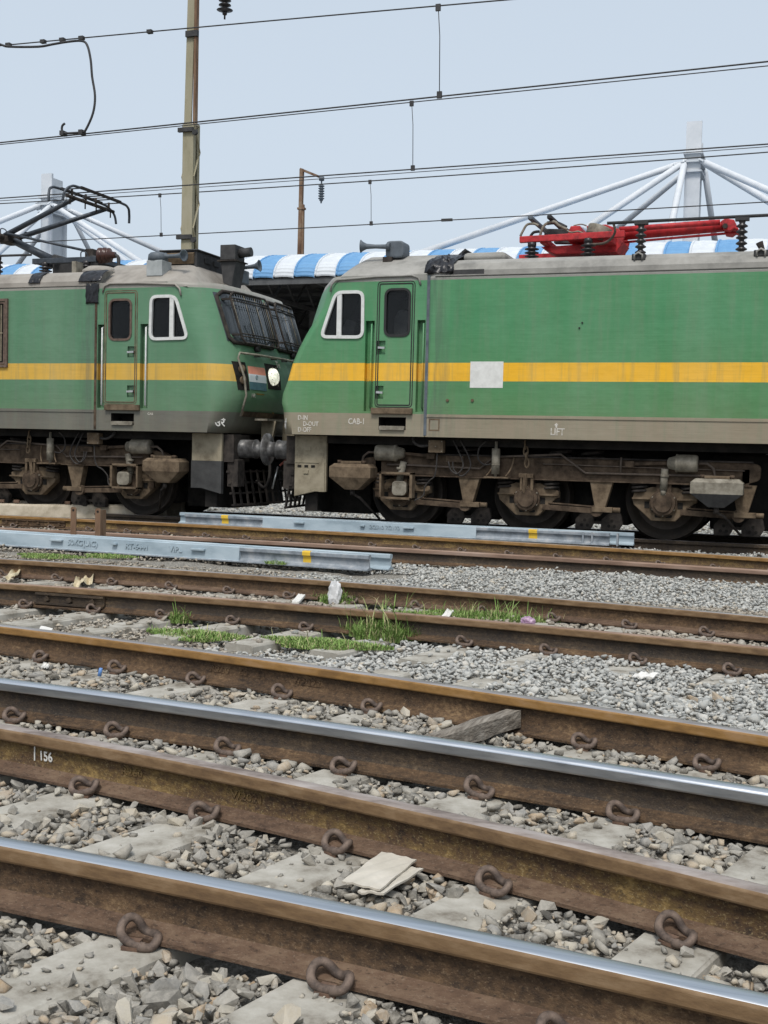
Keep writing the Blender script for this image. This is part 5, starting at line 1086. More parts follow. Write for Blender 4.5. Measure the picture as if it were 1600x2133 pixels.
for q in ((5.1, -0.2), (4.9, 0.2), (3.4, -0.3)):
    Q2(MB().tube(smooth_path([(q[0], q[1], 4.7 if q[0] > 4 else 4.22), (q[0]-0.03, q[1]-0.04, 4.8 if q[0] > 4 else 4.33), (q[0]-0.12, q[1]-0.03, 4.78 if q[0] > 4 else 4.32), (q[0]-0.15, q[1], 4.68 if q[0] > 4 else 4.2)]), 0.01, 6), 'shunt_wire', 'pantograph_steel')
PL(MB().tube([(4.1, -0.7, 4.25), (9, -0.7, 4.27)], 0.02, 8), 'busbar', 'equip_dark'); insul(L, 4.75, -0.7, 3.86, 4.25, 0.07, 'insulator', True, 4)
# ------------------------------------------------------------------ overhead line
def wire(name, pts, Y, r, label, cat='wire', group=None, ext=14, mat='wire_dark'):
    """wire at distance Y through measured points, running on beyond the picture on both sides"""
    P = [onY(a, b, Y) for a, b in pts]; X = np.array([p[0] for p in P]); Z = np.array([p[2] for p in P]); deg = min(2, len(P)-1); c = np.polyfit(X, Z, deg)
    x0, x1 = X.min(), X.max(); sl = lambda x: np.polyval(np.polyder(c), x); xs = np.linspace(x0, x1, 26)
    Q_ = [(x0-ext, Y, np.polyval(c, x0)-sl(x0)*ext)]+[(x, Y, np.polyval(c, x)) for x in xs]+[(x1+ext, Y, np.polyval(c, x1)+sl(x1)*ext)]
    root = thing(name, (float(x0), Y, float(np.polyval(c, x0))), label, cat, group)
    MB().tube(Q_, r, 6).build('strand', mat, root, world=True)
    return root, (lambda x: float(np.polyval(c, x)))
w1, z1 = wire('catenary_wire', [(0, 95), (520, 47), (1050, 0)], 14.0, 0.0085, 'topmost overhead wire, crossing the upper left of the sky with a jumper cable')
w2, z2 = wire('contact_wire', [(0, 297), (800, 213), (1600, 128)], 14.0, 0.0095, 'thicker wire of the close pair crossing the middle of the sky')
w2b, z2b = wire('catenary_wire', [(0, 301), (700, 229), (1600, 137)], Y0, 0.008, 'thinner lower wire of the close pair crossing the middle of the sky')
w3, z3 = wire('contact_wire', [(0, 413), (700, 364), (1050, 339), (1600, 300)], Y0, 0.0105, 'contact wire touched by the raised pantograph')
w3c, z3c = wire('feeder_wire', [(0, 418), (700, 372), (1050, 343), (1600, 306)], 27.0, 0.009, 'thin grey wire just below the contact wire of the raised pantograph')
w3b, z3b = wire('catenary_wire', [(0, 424), (700, 382), (1050, 357), (1600, 317)], 22.3, 0.0115, 'overhead wire just above the red pantograph knee, second above the canopy')
w4, z4 = wire('contact_wire', [(90, 503), (700, 473), (1050, 450), (1600, 421)], 22.3, 0.0105, 'lowest overhead wire, passing close above the canopy roof')
def dropper(root, px, Y, za, zb):
    x = float(onY(px, 200, Y)[0]); a, b = za(x), zb(x)
    o = MB().tube([(x, Y, a), (x+0.03, Y, (a*2+b)/3), (x+0.045, Y, b+0.02)], 0.0055, 6).build('dropper', 'wire_dark', root, world=True)
    MB().box(x-0.03, x+0.03, Y-0.015, Y+0.015, a-0.06, a+0.02).build('dropper_clamp', 'wire_dark', root, world=True)
    MB().box(x+0.015, x+0.075, Y-0.015, Y+0.015, b-0.02, b+0.06).build('dropper_clamp', 'wire_dark', root, world=True)
dropper(w2, 908, 14.0, z1, z2); dropper(w3, 858, Y0, z2b, z3); dropper(w4, 775, 22.3, z3b, z4); dropper(w4, 336, 22.3, z3b, z4)
for px in (18, 90, 130, 170, 312):
    x = float(onY(px, 80, 14.0)[0]); MB().box(x-0.035, x+0.035, 13.97, 14.03, z1(x)-0.022, z1(x)+0.022).build('splice_clamp', 'equip_dark', w1, world=True)
jp = [(-60, 70), (0, 92), (20, 97), (80, 97), (110, 92), (140, 87), (170, 85), (182, 95), (189, 125), (192, 160), (198, 200), (194, 235), (180, 268), (172, 275), (150, 277), (132, 277), (129, 270), (130, 262), (135, 257)]
jo = thing('jumper_cable', tuple(onY(132, 277, 13.98)), 'looping black jumper cable hanging from the topmost wire at upper left', 'cable')
MB().tube(smooth_path([tuple(onY(a, b, 13.96)) for a, b in jp], 4), 0.016, 7).build('cable', 'wire_dark', jo, world=True)
for px, py in ((132, 278), (171, 276)):
    c = onY(px, py, 13.98); MB().box(c[0]-0.03, c[0]+0.03, 13.93, 14.03, c[2]-0.03, c[2]+0.03).build('clamp', 'equip_dark', jo, world=True)
x = float(onY(931, 457, 22.3)[0]); MB().box(x-0.11, x+0.11, 22.28, 22.32, z4(x)-0.02, z4(x)+0.03).build('splice_clamp', 'equip_dark', w4, world=True)
# hanging insulator on a feeder above the picture
c = onY(468, 40, 14.6); zf = c[2]+0.95
fr = thing('feeder_wire', (float(c[0]), 14.6, zf), 'overhead feeder above the picture carrying a dark ribbed insulator at the top edge', 'insulator')
MB().tube([(c[0]-14, 14.6, zf-0.6), (c[0], 14.6, zf), (c[0]+16, 14.6, zf+0.7)], 0.009, 6).build('strand', 'wire_dark', fr, world=True)
pr = [(0.012, 0), (0.012, 0.05), (0.03, 0.06), (0.035, 0.1)]
for k in range(9): h = 0.1+0.062*k; pr += [(0.035, h), (0.085 if k else 0.11, h+0.02), (0.08, h+0.03), (0.035, h+0.045)]
pr += [(0.03, 0.68), (0.012, 0.7), (0.012, zf-c[2])]
MB().lathe(pr, tuple(c), (0, 0, 1), 16).build('insulator', 'insulator', fr, world=True)

# ------------------------------------------------------------------ lattice mast behind the left locomotive
MX, MY = -11.4, 20.5
mast = thing('lattice_mast', (MX, MY, -0.2), 'tall ochre lattice steel mast rising behind the left locomotive', 'mast')
zj = float(onY(402, 262, MY)[2])
for sy in (-1, 1):
    a = np.array((MX, MY+sy*0.14, -0.2)); b = np.array((MX, MY+sy*0.12, zj)); ch = MB()
    ch.bar(a, b, 0.23, 0.014, up=(0, 1, 0)).bar(a+(-0.108, -sy*0.045, 0), b+(-0.108, -sy*0.045, 0), 0.014, 0.08, up=(0, 1, 0)).bar(a+(0.108, -sy*0.045, 0), b+(0.108, -sy*0.045, 0), 0.014, 0.08, up=(0, 1, 0))
    ch.build('channel', 'mast_paint', mast, world=True)
nl = 15
for k in range(nl):
    za = -0.1+(zj+0.1)*k/nl; zb = -0.1+(zj+0.1)*(k+1)/nl; s = 1 if k % 2 else -1
    for x_ in (-0.12, 0.12):
        MB().bar((MX+x_, MY-s*0.11, za), (MX+x_, MY+s*0.11, zb), 0.012, 0.045, up=(1, 0, 0)).build('lacing_bar', 'mast_paint', mast, world=True)
for py in (275, 497):
    c = onY(400, py, MY); z_ = c[2]; MB().box(MX-0.2, MX+0.12, MY-0.18, MY-0.12, z_-0.03, z_+0.05).box(MX-0.2, MX+0.2, MY-0.16, MY-0.12, z_-0.03, z_).cyl((MX+0.17, MY-0.14, z_-0.06), (MX+0.17, MY-0.2, z_-0.06), 0.05).build('mast_bracket', 'equip_dark', mast, world=True)
ztop = 11.6; zc = float(onY(404, 74, MY)[2])
MB().bar((MX-0.05, MY-0.05, zj-0.1), (MX+0.02, MY-0.05, ztop), 0.15, 0.03, up=(0, 1, 0)).build('upper_post', 'mast_paint', mast, world=True)
MB().bar((MX-0.1, MY, zj), (MX-0.03, MY, ztop), 0.06, 0.12, up=(0, 1, 0)).build('upper_channel', 'mast_paint', mast, world=True)
MB().bar((MX+0.1, MY-0.04, zj-0.05), (MX+0.09, MY-0.04, ztop), 0.05, 0.1, up=(0, 1, 0)).build('upper_channel', 'mast_rust', mast, world=True)
MB().box(MX-0.14, MX+0.14, MY-0.08, MY+0.08, zj-0.02, zj+0.02).build('splice_plate', 'mast_paint', mast, world=True)
MB().box(MX-0.1, MX+0.15, MY-0.12, MY-0.04, zc-0.05, zc+0.06).build('upper_clamp', 'equip_dark', mast, world=True)
# small post with bracket arm
SY = 44.0; SX = float(onY(628, 400, SY)[0]); zt = float(onY(630, 352, SY)[2])
CZ0 = 7.9; post = thing('bracket_post', (SX, SY, CZ0), 'slim rusty steel post with a short arm and hanging insulator, between the locomotives', 'post')
MB().bar((SX-0.03, SY, CZ0), (SX, SY, zt), 0.14, 0.16, up=(0, 1, 0)).build('upright', 'mast_rust', post, world=True)
MB().bar((SX+0.11, SY, CZ0), (SX+0.09, SY, zt-1.4), 0.08, 0.12, up=(0, 1, 0)).build('upright_stay', 'mast_rust', post, world=True)
MB().box(SX-0.13, SX+0.17, SY-0.1, SY+0.1, zt-1.6, zt-1.52).build('post_band', 'mast_rust', post, world=True)
e = onY(672, 372, SY); MB().bar((SX-0.07, SY, zt), (e[0], SY, e[2]+0.02), 0.09, 0.1, up=(0, 1, 0)).build('arm', 'mast_rust', post, world=True)
MB().lathe([(a_*1.5, b_*1.5) for a_, b_ in [(0.07, -0.05), (0.07, 0.05), (0.02, 0.06), (0.02, 0.14), (0.05, 0.15)]+[q for k in range(6) for q in ((0.045, 0.17+0.065*k), (0.085, 0.185+0.065*k), (0.08, 0.2+0.065*k), (0.045, 0.22+0.065*k))]+[(0.05, 0.57), (0.02, 0.6), (0.02, 0.64)]], (e[0]-0.04, SY, e[2]), (0, 0, -1), 14).build('insulator', 'equip_slate', post, world=True)

# ------------------------------------------------------------------ platform with striped canopy and stayed pylons
CY, CZ = 37.0, 6.86
plat = MB(); plat.box(-60, 30, 34.2, 56, -0.25, 0.8); tag(plat.build('platform', 'platform_stone', bevel=0.02), 'station platform under the canopy behind the locomotives', 'platform', kind='structure')
can = thing('platform_canopy', (-14, CY+6, 0.8), 'station canopy with curved blue and white striped roof sheets behind the locomotives', 'canopy')
PW = 0.76
def panel_mesh(mat):
    n = 13; k = 6; vs = []; th = [math.radians(90*i/n) for i in range(n+1)]
    arc = []
    for i, t in enumerate(th):
        for d in ((0,) if i == n else (0, 1)):
            rr_ = 0.0 if d == 0 else 0.014; tt = t+(0 if d == 0 else math.radians(90/n*0.35))
            arc.append(((2.6+rr_)*(1-math.cos(tt))-rr_, (1.08+rr_)*math.sin(tt)))
    arc += [(3.6, 1.1), (5.5, 1.0)]
    pr_ = [(-0.5, -0.03), (-0.47, 0.03), (-0.40, 0.03), (-0.38, 0.008), (-0.1, 0.02), (0.2, 0.014), (0.44, -0.005), (0.5, -0.03)]
    for y, z in arc:
        for s, b in pr_:
            q = 1.0 if z < 1.0 else 1.0
            vs.append((s*PW*1.02, y-b*0.6, z+b*1.2))
    K = len(pr_); fs = [(i*K+j, i*K+j+1, (i+1)*K+j+1, (i+1)*K+j) for i in range(len(arc)-1) for j in range(K-1)]
    mb = MB().add(vs, fs); me = mb.mesh('roof_panel', mat); return me
PB, PWh = panel_mesh('canopy_blue'), panel_mesh('canopy_white')
npan = 66
for k in range(npan):
    X = -40.0+PW*k+0.2; o = bpy.data.objects.new('roof_panel', PB if k % 2 else PWh); COL.objects.link(o); o.parent = can
    o.location = tuple(np.array((X, CY, CZ))-wloc(can))
    so = o.modifiers.new('thick', 'SOLIDIFY'); so.thickness = 0.02
xa, xb = -40.5, 11
MB().box(xa, xb, CY+0.05, CY+0.2, CZ-0.22, CZ-0.03).build('eave_beam', 'canopy_steel', can, world=True)
MB().box(xa, xb, CY+5.2, CY+20, CZ+0.95, CZ+1.0).build('rear_roof_deck', 'canopy_steel', can, world=True)
for y in (1.0, 2.2, 3.6, 5.0, 7.5, 10, 13, 16):
    zz = CZ+1.08*math.sin(math.acos(max(0, 1-y/2.6)))-0.14 if y < 2.6 else CZ+0.85
    MB().box(xa, xb, CY+y-0.05, CY+y+0.05, zz-0.12, zz).build('purlin', 'canopy_steel', can, world=True)
for k in range(16):
    X = xa+0.8+3.4*k; tr = MB()
    tr.bar((X, CY+0.1, CZ-0.12), (X, CY+19, CZ-0.12), 0.12, 0.14)
    for j in range(9): tr.bar((X, CY+0.2+2*j, CZ-0.1), (X, CY+1.2+2*j, CZ+0.8), 0.07, 0.07).bar((X, CY+1.2+2*j, CZ+0.8), (X, CY+2.2+2*j, CZ-0.1), 0.07, 0.07)
    tr.bar((X, CY+1.0, CZ+0.8), (X, CY+19, CZ+0.85), 0.1, 0.12)
    tr.build('truss', 'canopy_steel', can, world=True)
    MB().box(X-0.12, X+0.12, CY+7.9, CY+8.14, 0.8, CZ-0.15).build('column', 'canopy_steel', can, world=True)
MB().box(xa, xb, 55, 55.3, 0.8, CZ+1.0).build('rear_wall', 'canopy_steel', can, world=True)
def pylon(px_c, pnode, ptop, label, stays):
    Y = 45.0; N = onY(px_c, pnode, Y); T = onY(px_c, ptop, Y); X = float(N[0]); zt_ = float(T[2])
    r = thing('roof_pylon', (X, Y, 0.8), label, 'pylon', 'white pylons holding up the station roof')
    MB().box(X-0.27, X+0.27, Y-0.62, Y-0.5, 0.8, zt_).build('front_flange', 'pylon_white', r, world=True)
    MB().box(X-0.06, X+0.06, Y-0.5, Y+0.5, 0.8, zt_-0.1).build('web', 'pylon_grey', r, world=True)
    MB().box(X-0.22, X+0.22, Y+0.5, Y+0.62, 0.8, zt_-0.5).build('rear_flange', 'pylon_grey', r, world=True)
    for dz in (-0.35, 0.0, 0.3): MB().box(X-0.34, X+0.34, Y-0.75, Y+0.75, N[2]+dz-0.03, N[2]+dz+0.03).build('collar_plate', 'pylon_grey', r, world=True)
    for px, py, Ye, rad in stays:
        e = onY(px, py, Ye); s = np.sign(e[0]-X) or 1; a = np.array((X+s*0.3, Y+np.clip(Ye-Y, -0.6, 0.6), N[2]))
        MB().tube([a, a+(e-a)*0.04, e], [0.06, rad, rad], 14).build('stay_tube', 'pylon_white', r, world=True)
        MB().bar(a, a+(e-a)*0.05, 0.06, 0.34, up=(0, 1, 0)).build('gusset', 'pylon_grey', r, world=True)
    return r
pylon(1447, 345, 262, 'right-hand white pylon above the red pantograph', [(860, 533, 38.5, 0.115), (1215, 480, 40.0, 0.115), (1285, 477, 46.6, 0.11), (1388, 520, 39.0, 0.12), (1700, 440, 38.5, 0.115), (1700, 478, 41, 0.12), (1492, 520, 46.6, 0.11)])
pylon(114, 432, 368, 'left-hand white pylon behind the raised black pantograph', [(-110, 505, 38.5, 0.115), (-40, 560, 40.0, 0.115), (20, 575, 46.6, 0.11), (302, 552, 39.0, 0.115), (282, 560, 41.5, 0.115), (345, 528, 46.6, 0.11), (198, 545, 46.6, 0.1)])

# ------------------------------------------------------------------ spare blue rails
class Seg:
    def __init__(s, p, q): s.p, s.q = p, q; s.m = (q[1]-p[1])/(q[0]-p[0])
    def y(s, x): return s.p[1]+s.m*(np.asarray(x, float)-s.p[0])
    def slope(s, x): return s.m
def tongue_pile(name, pf0, pf1, zb, label, gap, marks, ends):
    """two new rails lying side by side; pf0/pf1 = front foot edge in the picture"""
    a, b = onZ(*pf0, zb), onZ(*pf1, zb); root = thing(name, tuple((a+b)/2), label, 'rail')
    d = (b-a)/np.linalg.norm(b-a); n = np.array((-d[1], d[0], 0)); z = zb+0.172; up = np.array((0, 0, 1.0))
    f = Seg(a+n*0.075, b+n*0.075); x0, x1 = float(a[0])-ends[0], float(b[0])
    ra = add_rail(MB(), f, x0, x1, 1.0, z).build('rail', ['blue_grey_steel', 'blue_grey_steel', 'blue_grey_steel', 'blue_paint'], root, world=True)
    g = Seg(a+n*(0.075+gap), b+n*(0.075+gap)); rb = add_rail(MB(), g, x0-0.2, x1+ends[1], 1.0, z+0.004).build('rail', ['blue_paint', 'blue_paint', 'blue_paint', 'blue_paint'], root, world=True)
    return root, ra, rb, a, b, d, n, z
def flush_plate(root, a, d, n, zb, s0, s1, mat='blue_paint'):
    """solid machined part of the rail: flat face flush with head and foot"""
    up = np.array((0, 0, 1.0)); c0, c1 = a+d*s0, a+d*s1; vs = []
    for c in (c0, c1): vs += [c+n*0.0+up*0.0, c+n*0.022+up*0.02, c+n*0.036+up*0.165, c+n*0.05+up*0.174, c+n*0.10+up*0.174, c+n*0.10]
    k = 6; fs = [(j, (j+1) % k, k+(j+1) % k, k+j) for j in range(k)]+[tuple(range(k-1, -1, -1)), tuple(k+j for j in range(k))]
    o = MB().add(vs, fs).build('machined_web', mat, root, world=True)
    bm = bmesh.new(); bm.from_mesh(o.data); bmesh.ops.recalc_face_normals(bm, faces=bm.faces[:]); bm.to_mesh(o.data); bm.free(); return o
b1, ra, rb, a1, e1, d1, n1, zt1 = tongue_pile('spare_rail_pair', (0, 1137), (765, 1190), -0.17, 'pale blue pair of new rails with embossed letters, nearer of the two pairs', 0.2, None, (3.0, 0.18))
L1 = float(np.linalg.norm(e1-a1)); up = np.array((0, 0, 1.0))
def at_px(a, d, n, px):      # distance along a pile at which a picture column crosses it
    lo, hi = -4.0, 12.0
    for _ in range(40):
        mdl = (lo+hi)/2; q = proj(a+d*mdl)[0]
        if q < px: lo = mdl
        else: hi = mdl
    return (lo+hi)/2
s_m = at_px(a1, d1, n1, 495); fp1 = flush_plate(b1, a1, d1, n1, -0.17, -3.0, s_m)
def face_pt(a, d, n, s, h, out=0.004): t = (h-0.02)/0.145; return a+d*s+n*(0.022+0.014*t-out)+up*h
for t_, px, h, sz in (('50KG(UIC)', 138, 0.07, 0.095), ('RT-6441', 258, 0.07, 0.095), ('VIPL', 350, 0.07, 0.095)):
    text_part('embossed_letters', t_, sz, 'blue_paint', b1, face_pt(a1, d1, n1, at_px(a1, d1, n1, px), h), d1, up+n1*0.09, 0.007, world=True, sx=1.0)
for px, w_ in ((116, 0.09), (237, 0.035), (411, 0.09)):
    c = face_pt(a1, d1, n1, at_px(a1, d1, n1, px), 0.115); MB().obox(c-n1*0.015, d1*w_, n1*0.025, up*0.012).build('stop_lug', 'blue_paint', b1, world=True, bevel=0.004)
def paint_band(root, rail, a, d, n, z, px, w_):
    s = at_px(a, d, n, px); c0 = a+d*(s-w_/2); off = 0.0025; pts = [(0.075-0.0085-off, -0.15), (0.075-0.0085-off, -0.06), (0.075-0.0362-off, -0.047), (0.075-0.0362-off, -0.012), (0.075-0.03, 0.0005), (0.075+0.03, 0.0015)]
    vs = []
    for c in (c0, c0+d*w_):
        for q, h in pts: vs.append(np.array((c[0], c[1], z))+n*q+up*h)
    k = len(pts); MB().add(vs, [(j, k+j, k+j+1, j+1) for j in range(k-1)]).build('yellow_band', 'yellow_mark', rail, world=True)
paint_band(b1, ra, a1, d1, n1, zt1, 634, 0.1)
b2, ra2, rb2, a2, e2, d2, n2, zt2 = tongue_pile('spare_rail_pair', (400, 1094), (1268, 1137), -0.08, 'pale blue pair of new rails with two yellow bands, beside the locomotives', 0.2, None, (0.15, 0.3))
sA, sB = at_px(a2, d2, n2, 545), at_px(a2, d2, n2, 990); flush_plate(b2, a2, d2, n2, -0.08, sA, sB)
text_part('embossed_letters', '2/2310 7/2170', 0.08, 'blue_paint', b2, face_pt(a2, d2, n2, at_px(a2, d2, n2, 768), 0.08), d2, up+n2*0.09, 0.007, world=True, sx=1.0)
for px, w_ in ((622, 0.08), (754, 0.035), (850, 0.08)):
    c = face_pt(a2, d2, n2, at_px(a2, d2, n2, px), 0.115); MB().obox(c-n2*0.015, d2*w_, n2*0.025, up*0.012).build('stop_lug', 'blue_paint', b2, world=True, bevel=0.004)
paint_band(b2, ra2, a2, d2, n2, zt2, 465, 0.115); paint_band(b2, ra2, a2, d2, n2, zt2, 1108, 0.12)
for px in (1213, 1232, 1285):
    s = at_px(a2, d2, n2, px); c = a2+d2*s+n2*0.06+up*0.085; MB().obox(c, d2*0.012, n2*0.035, up*0.085).build('rail_clamp', 'blue_grey_steel', b2, world=True)

# ------------------------------------------------------------------ stacked concrete sleepers at the left
def big_sleeper(pxa, pya, pxb, pyb, zb, hh, dep, label, bolts, seed):
    a, b = onZ(pxa, pya, zb), onZ(pxb, pyb, zb); d = (b-a); Ln = np.linalg.norm(d); d = d/Ln; n = np.array((-d[1], d[0], 0)); r = np.random.default_rng(seed)
    root = thing('spare_sleeper', tuple((a+b)/2), label, 'concrete sleeper', 'spare concrete sleepers'); vs = []; N = 9
    for i in range(N+1):
        s = Ln*i/N; h = hh*(1-0.12*math.sin(math.pi*min(1, s/Ln*1.2))) ; q = a+d*s
        for o_, z_ in ((0, 0), (0.03, h*0.9), (0.06, h), (dep-0.05, h), (dep, h*0.9), (dep+0.03, 0)): vs.append(q+n*(o_+r.normal()*0.004)+up*(z_+r.normal()*0.004))
    k = 6; fs = [(i*k+j, (i+1)*k+j, (i+1)*k+(j+1) % k, i*k+(j+1) % k) for i in range(N) for j in range(k)]+[tuple(range(k)), tuple(N*k+j for j in range(k-1, -1, -1))]
    o = MB().add(vs, fs).build('beam', 'pile_concrete', root, world=True, bevel=0.012)
    bm = bmesh.new(); bm.from_mesh(o.data); bmesh.ops.recalc_face_normals(bm, faces=bm.faces[:]); bm.to_mesh(o.data); bm.free()
    for s in bolts:
        q = a+d*s+n*(dep*0.5)+up*(hh*0.97); MB().obox(q+up*0.015, d*0.045, n*0.03, up*0.025).build('cast_insert', 'clip_insert', root, world=True, bevel=0.006)
    return root, a, b
big_sleeper(-140, 1072, 305, 1084, -0.1, 0.24, 0.24, 'front tan concrete sleeper lying beside the track at far left', (1.1, 1.35, 2.2, 3.4), 1)
big_sleeper(-120, 1066, 340, 1080, -0.1, 0.25, 0.2, 'middle concrete sleeper of the pile at far left, its broken end showing pale', (0.6, 1.7, 1.95, 3.0), 2)
big_sleeper(-100, 1061, 378, 1077, -0.1, 0.26, 0.24, 'rear concrete sleeper of the pile at far left, longest to the right', (0.9, 1.55, 2.6, 2.85), 3)
# short drilled steel uprights by the blue rails
def upright(px0, px1, pyt, pyb, Y, label, ang):
    t_ = onY((px0+px1)/2, pyt, Y); w_ = abs(onY(px1, pyt, Y)[0]-onY(px0, pyt, Y)[0]); root = thing('steel_upright', (float(t_[0]), Y, -0.2), label, 'steel post', 'short drilled steel posts')
    h = t_[2]+0.2; p = rounded(t_[0]-w_/2, t_[0]+w_/2, -0.2, t_[2], w_*0.35)
    MB().prism(p, Y-0.008, Y+0.008).build('plate', 'mast_rust', root, world=True)
    if ang: MB().box(t_[0]+w_/2-0.012, t_[0]+w_/2, Y+0.008, Y+0.12, -0.2, t_[2]-0.02).build('flange', 'mast_rust', root, world=True)
    MB().cyl((t_[0], Y-0.0085, t_[2]-0.04), (t_[0], Y-0.0095, t_[2]-0.04), 0.016).build('hole', 'under_black', root, world=True)
upright(148, 159, 1056, 1110, 12.55, 'left one of two short rusty drilled steel posts behind the blue rail', False)
upright(199, 210, 1059, 1112, 12.55, 'right one of two short steel posts behind the blue rail, angle shaped', True)

# ------------------------------------------------------------------ wooden block, litter, grass
p0, p1 = onZ(1055, 1490, -0.08), onZ(880, 1546, -0.08)
wb = thing('wooden_block', tuple((p0+p1)/2), 'weathered grey timber wedged between two near rails', 'timber')
dd = p1-p0; dd[2] = 0; dd /= np.linalg.norm(dd); nn = np.array((-dd[1], dd[0], 0)); r_ = np.random.default_rng(5); vs = []
for i in range(9):
    q = p0-dd*0.06+dd*(i/8*(np.linalg.norm(p1-p0)+0.16))
    for o_, z_ in ((-0.042, -0.07), (-0.045, -0.01), (-0.04, 0.0), (0.015, 0.005), (0.04, 0.0), (0.044, -0.07)): vs.append(q+nn*(o_+r_.normal()*0.004)+up*(z_+r_.normal()*0.004+0.015))
fs = [(i*6+j, (i+1)*6+j, (i+1)*6+(j+1) % 6, i*6+(j+1) % 6) for i in range(8) for j in range(6)]+[tuple(range(6)), tuple(48+j for j in range(5, -1, -1))]
wo = MB().add(vs, fs).build('plank', 'wood_grey', wb, world=True); bm = bmesh.new(); bm.from_mesh(wo.data); bmesh.ops.recalc_face_normals(bm, faces=bm.faces[:]); bm.to_mesh(wo.data); bm.free()
def sheet(name, pts, z, mat, label, cat, thick=0.006, seed=0, amp=0.008):
    """bent thin sheet through picture corners (a,b,c,d) resting near height z"""
    A, B, C_, D = [onZ(x, y, z) for x, y in pts]; r = np.random.default_rng(seed); n = 7; vs = []; ctr = (A+B+C_+D)/4
    W = r.normal(size=4)*3
    for lay_ in (0, -thick):
        for i in range(n+1):
            for j in range(n+1):
                s, t = i/n, j/n; q = A*(1-s)*(1-t)+B*s*(1-t)+C_*s*t+D*(1-s)*t; hz_ = amp*(math.sin(W[0]*s*2+W[1]*t*2)+math.sin(W[2]*t*3+1))
                vs.append(q+up*(hz_+lay_+amp))
    k = n+1; N = k*k; fs = []
    for i in range(n):
        for j in range(n): q = (i*k+j, (i+1)*k+j, (i+1)*k+j+1, i*k+j+1); fs += [q, tuple(N+x for x in q[::-1])]
    ring = [i*k for i in range(k)]+[n*k+j for j in range(1, k)]+[i*k+n for i in range(n-1, -1, -1)]+[j for j in range(n-1, 0, -1)]
    for a, b in zip(ring, ring[1:]+ring[:1]): fs.append((b, a, N+a, N+b))
    mb = MB().add([v-ctr for v in vs], fs); o = mb.build(name, mat); o.location = tuple(ctr)
    bm = bmesh.new(); bm.from_mesh(o.data); bmesh.ops.recalc_face_normals(bm, faces=bm.faces[:]); bm.to_mesh(o.data); bm.free()
    return tag(o, label, cat)
cb = sheet('cardboard_sheet', [(712, 1838), (795, 1776), (868, 1790), (792, 1852)], -0.14, 'cardboard', 'cream cardboard sheet lying on the ballast in the nearest track', 'cardboard', seed=3, amp=0.002)
sheet('cardboard_sheet', [(745, 1858), (835, 1800), (882, 1812), (800, 1862)], -0.152, 'cardboard', 'lower cream cardboard sheet partly under another one in the nearest track', 'cardboard', seed=8, amp=0.002)
sheet('foam_piece', [(608, 1253), (622, 1238), (636, 1240), (622, 1254)], -0.13, 'foam_white', 'small pale scrap lying left of the white plastic bag', 'litter', 0.02, 4, 0.003)
sheet('paper_scrap', [(920, 1284), (932, 1270), (946, 1272), (935, 1284)], -0.15, 'foam_white', 'white paper scrap at the left of the right-hand grass clump', 'litter', 0.01, 5, 0.004)
sheet('paper_scrap', [(1318, 1412), (1335, 1402), (1376, 1404), (1360, 1412)], -0.12, 'foam_white', 'thin white strip lying on the clean pale ballast at right', 'litter', 0.006, 6, 0.006)
sheet('paper_scrap', [(70, 1340), (85, 1310), (110, 1312), (92, 1342)], -0.19, 'foam_white', 'crumpled white paper below the fishplate at left', 'litter', 0.01, 7, 0.012)
sheet('paper_scrap', [(85, 1390), (92, 1382), (103, 1386), (97, 1393)], -0.15, 'foam_white', 'tiny white scrap beside the second clip of the orange-headed rail', 'litter', 0.006, 9, 0.004)
sheet('plastic_scrap', [(10, 1205), (28, 1190), (44, 1190), (30, 1206)], -0.12, 'plastic_cream', 'pale leaf-shaped scrap at the left edge of the middle track', 'litter', 0.006, 10, 0.012)
def bag(name, px, py, z, size, mat, label, seed): return tag(crumple(name, mat, None, tuple(onZ(px, py, z)+np.array((0, 0, size[2]*0.6))), size, seed, 3, 0.45), label, 'litter')
bag('plastic_bag', 697, 1255, -0.17, (0.055, 0.04, 0.115), 'plastic_white', 'crumpled white plastic bag hanging on the rail above a grass clump', 21)
sheet('plastic_bag', [(150, 1224), (164, 1206), (198, 1193), (192, 1221)], -0.15, 'plastic_cream', 'cream plastic bag on the sleepers at left', 'litter', 0.004, 22, 0.022)
bag('food_wrapper', 1100, 1300, -0.17, (0.05, 0.03, 0.035), 'plastic_purple', 'small purple wrapper beside the right-hand grass clump', 23)
bag('black_rag', 1418, 1142, -0.12, (0.17, 0.1, 0.06), 'plastic_black', 'black rag lying against the rail under the locomotive wheel', 24)
bag('black_rag', 1305, 1142, -0.13, (0.11, 0.08, 0.03), 'plastic_black', 'smaller black rag near the right end of the blue rails', 25)
c = onZ(207, 1408, -0.17); tag(MB().tube([(0, 0, 0), (0.01, 0.0, 0.045)], [0.012, 0.01], 8).build('bottle_cap_strip', 'plastic_blue'), 'tiny blue plastic stub between the orange-headed and polished rails', 'litter').location = tuple(c)
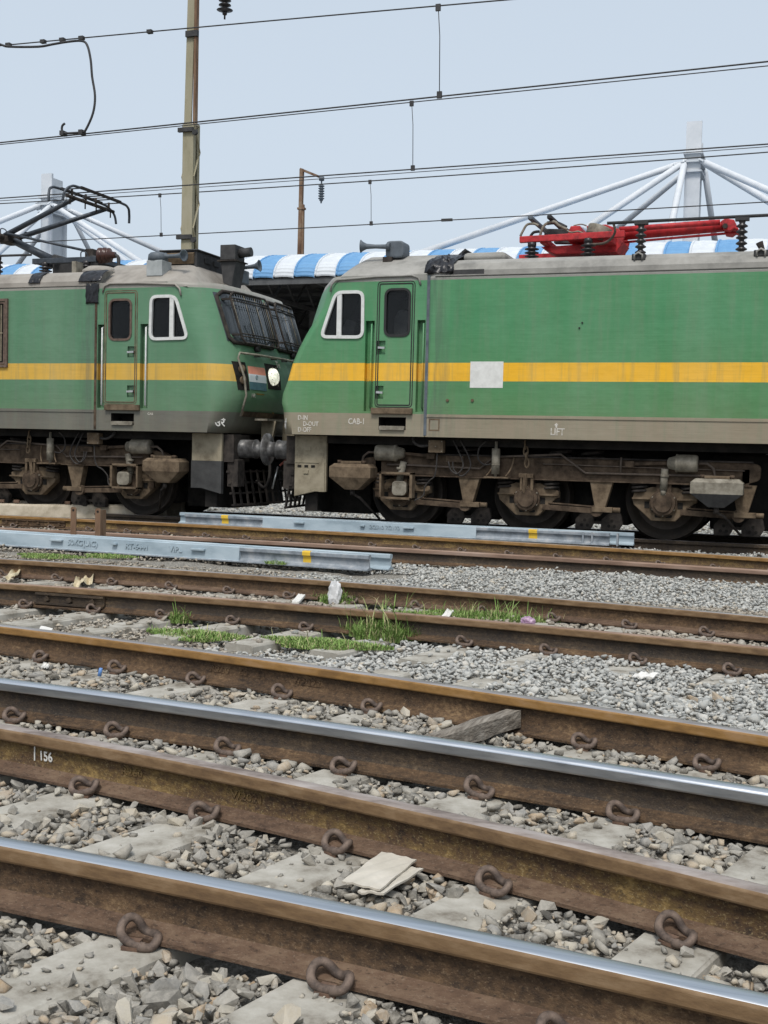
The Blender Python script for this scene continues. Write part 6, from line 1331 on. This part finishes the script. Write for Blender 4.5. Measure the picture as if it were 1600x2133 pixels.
def grass(px, py, z, rx, ry, n, h, label, tall=0.0, seed=0):
    r = np.random.default_rng(seed); c = onZ(px, py, z); vs, fs = [], []
    for i in range(n):
        a, q = r.uniform(0, 6.28), math.sqrt(r.uniform()); bx_, by_ = rx*q*math.cos(a)*(1+0.3*math.sin(3*a)), ry*q*math.sin(a); hh = h*r.uniform(0.4, 1.2)*(2.6 if r.uniform() < tall else 1)*(1.15-q*0.6)
        t = r.uniform(0, 6.28); lean = hh*r.uniform(0.2, 0.9); w_ = r.uniform(0.0022, 0.0045); dx, dy = math.cos(t), math.sin(t); k = len(vs)
        for s, ww in ((0, 1), (0.5, 0.9), (0.85, 0.5)):
            ox, oy, oz = dx*lean*s*s, dy*lean*s*s, hh*s; vs += [(bx_+ox-dy*w_*ww, by_+oy+dx*w_*ww, oz), (bx_+ox+dy*w_*ww, by_+oy-dx*w_*ww, oz)]
        vs.append((bx_+dx*lean, by_+dy*lean, hh*(1.0 if lean < hh*0.6 else 0.9))); fs += [(k, k+1, k+3, k+2), (k+2, k+3, k+5, k+4), (k+4, k+5, k+6)]
    o = MB().add(vs, fs).build('grass_clump', 'grass_blade'); o.location = tuple(c); return tag(o, label, 'grass', 'grass clumps growing between the rails')
grass(710, 1256, -0.19, 0.26, 0.15, 1600, 0.1, 'grass clump under the white plastic bag', 0.02, 1)
grass(1020, 1292, -0.2, 0.5, 0.2, 5500, 0.07, 'wide grass clump between the middle rails, beside the purple wrapper', 0.03, 2)
grass(800, 1330, -0.19, 0.3, 0.18, 3000, 0.13, 'tallest grass clump, with seed stalks, in front of the middle track', 0.05, 3)
grass(670, 1345, -0.19, 0.42, 0.2, 5500, 0.045, 'low spreading grass patch left of the tallest clump', 0.01, 4)
grass(405, 1327, -0.2, 0.36, 0.2, 3400, 0.045, 'low grass patch beside the sleepers of the middle track at left', 0.01, 5)
grass(372, 1297, -0.2, 0.09, 0.06, 300, 0.09, 'small leafy tuft beside a clip of the middle track', 0.02, 6)
grass(100, 1160, -0.16, 0.4, 0.25, 3000, 0.035, 'grass patch along the blue rails at the left edge', 0.0, 7)
grass(225, 1160, -0.16, 0.3, 0.22, 1500, 0.035, 'thin grass patch below the embossed blue rail letters', 0.0, 8)
grass(880, 1282, -0.18, 0.25, 0.1, 900, 0.04, 'faint low grass strip left of the wide clump', 0.0, 9)
grass(580, 1174, -0.16, 0.22, 0.12, 800, 0.04, 'small grass patch in front of the blue rail end', 0.0, 10)
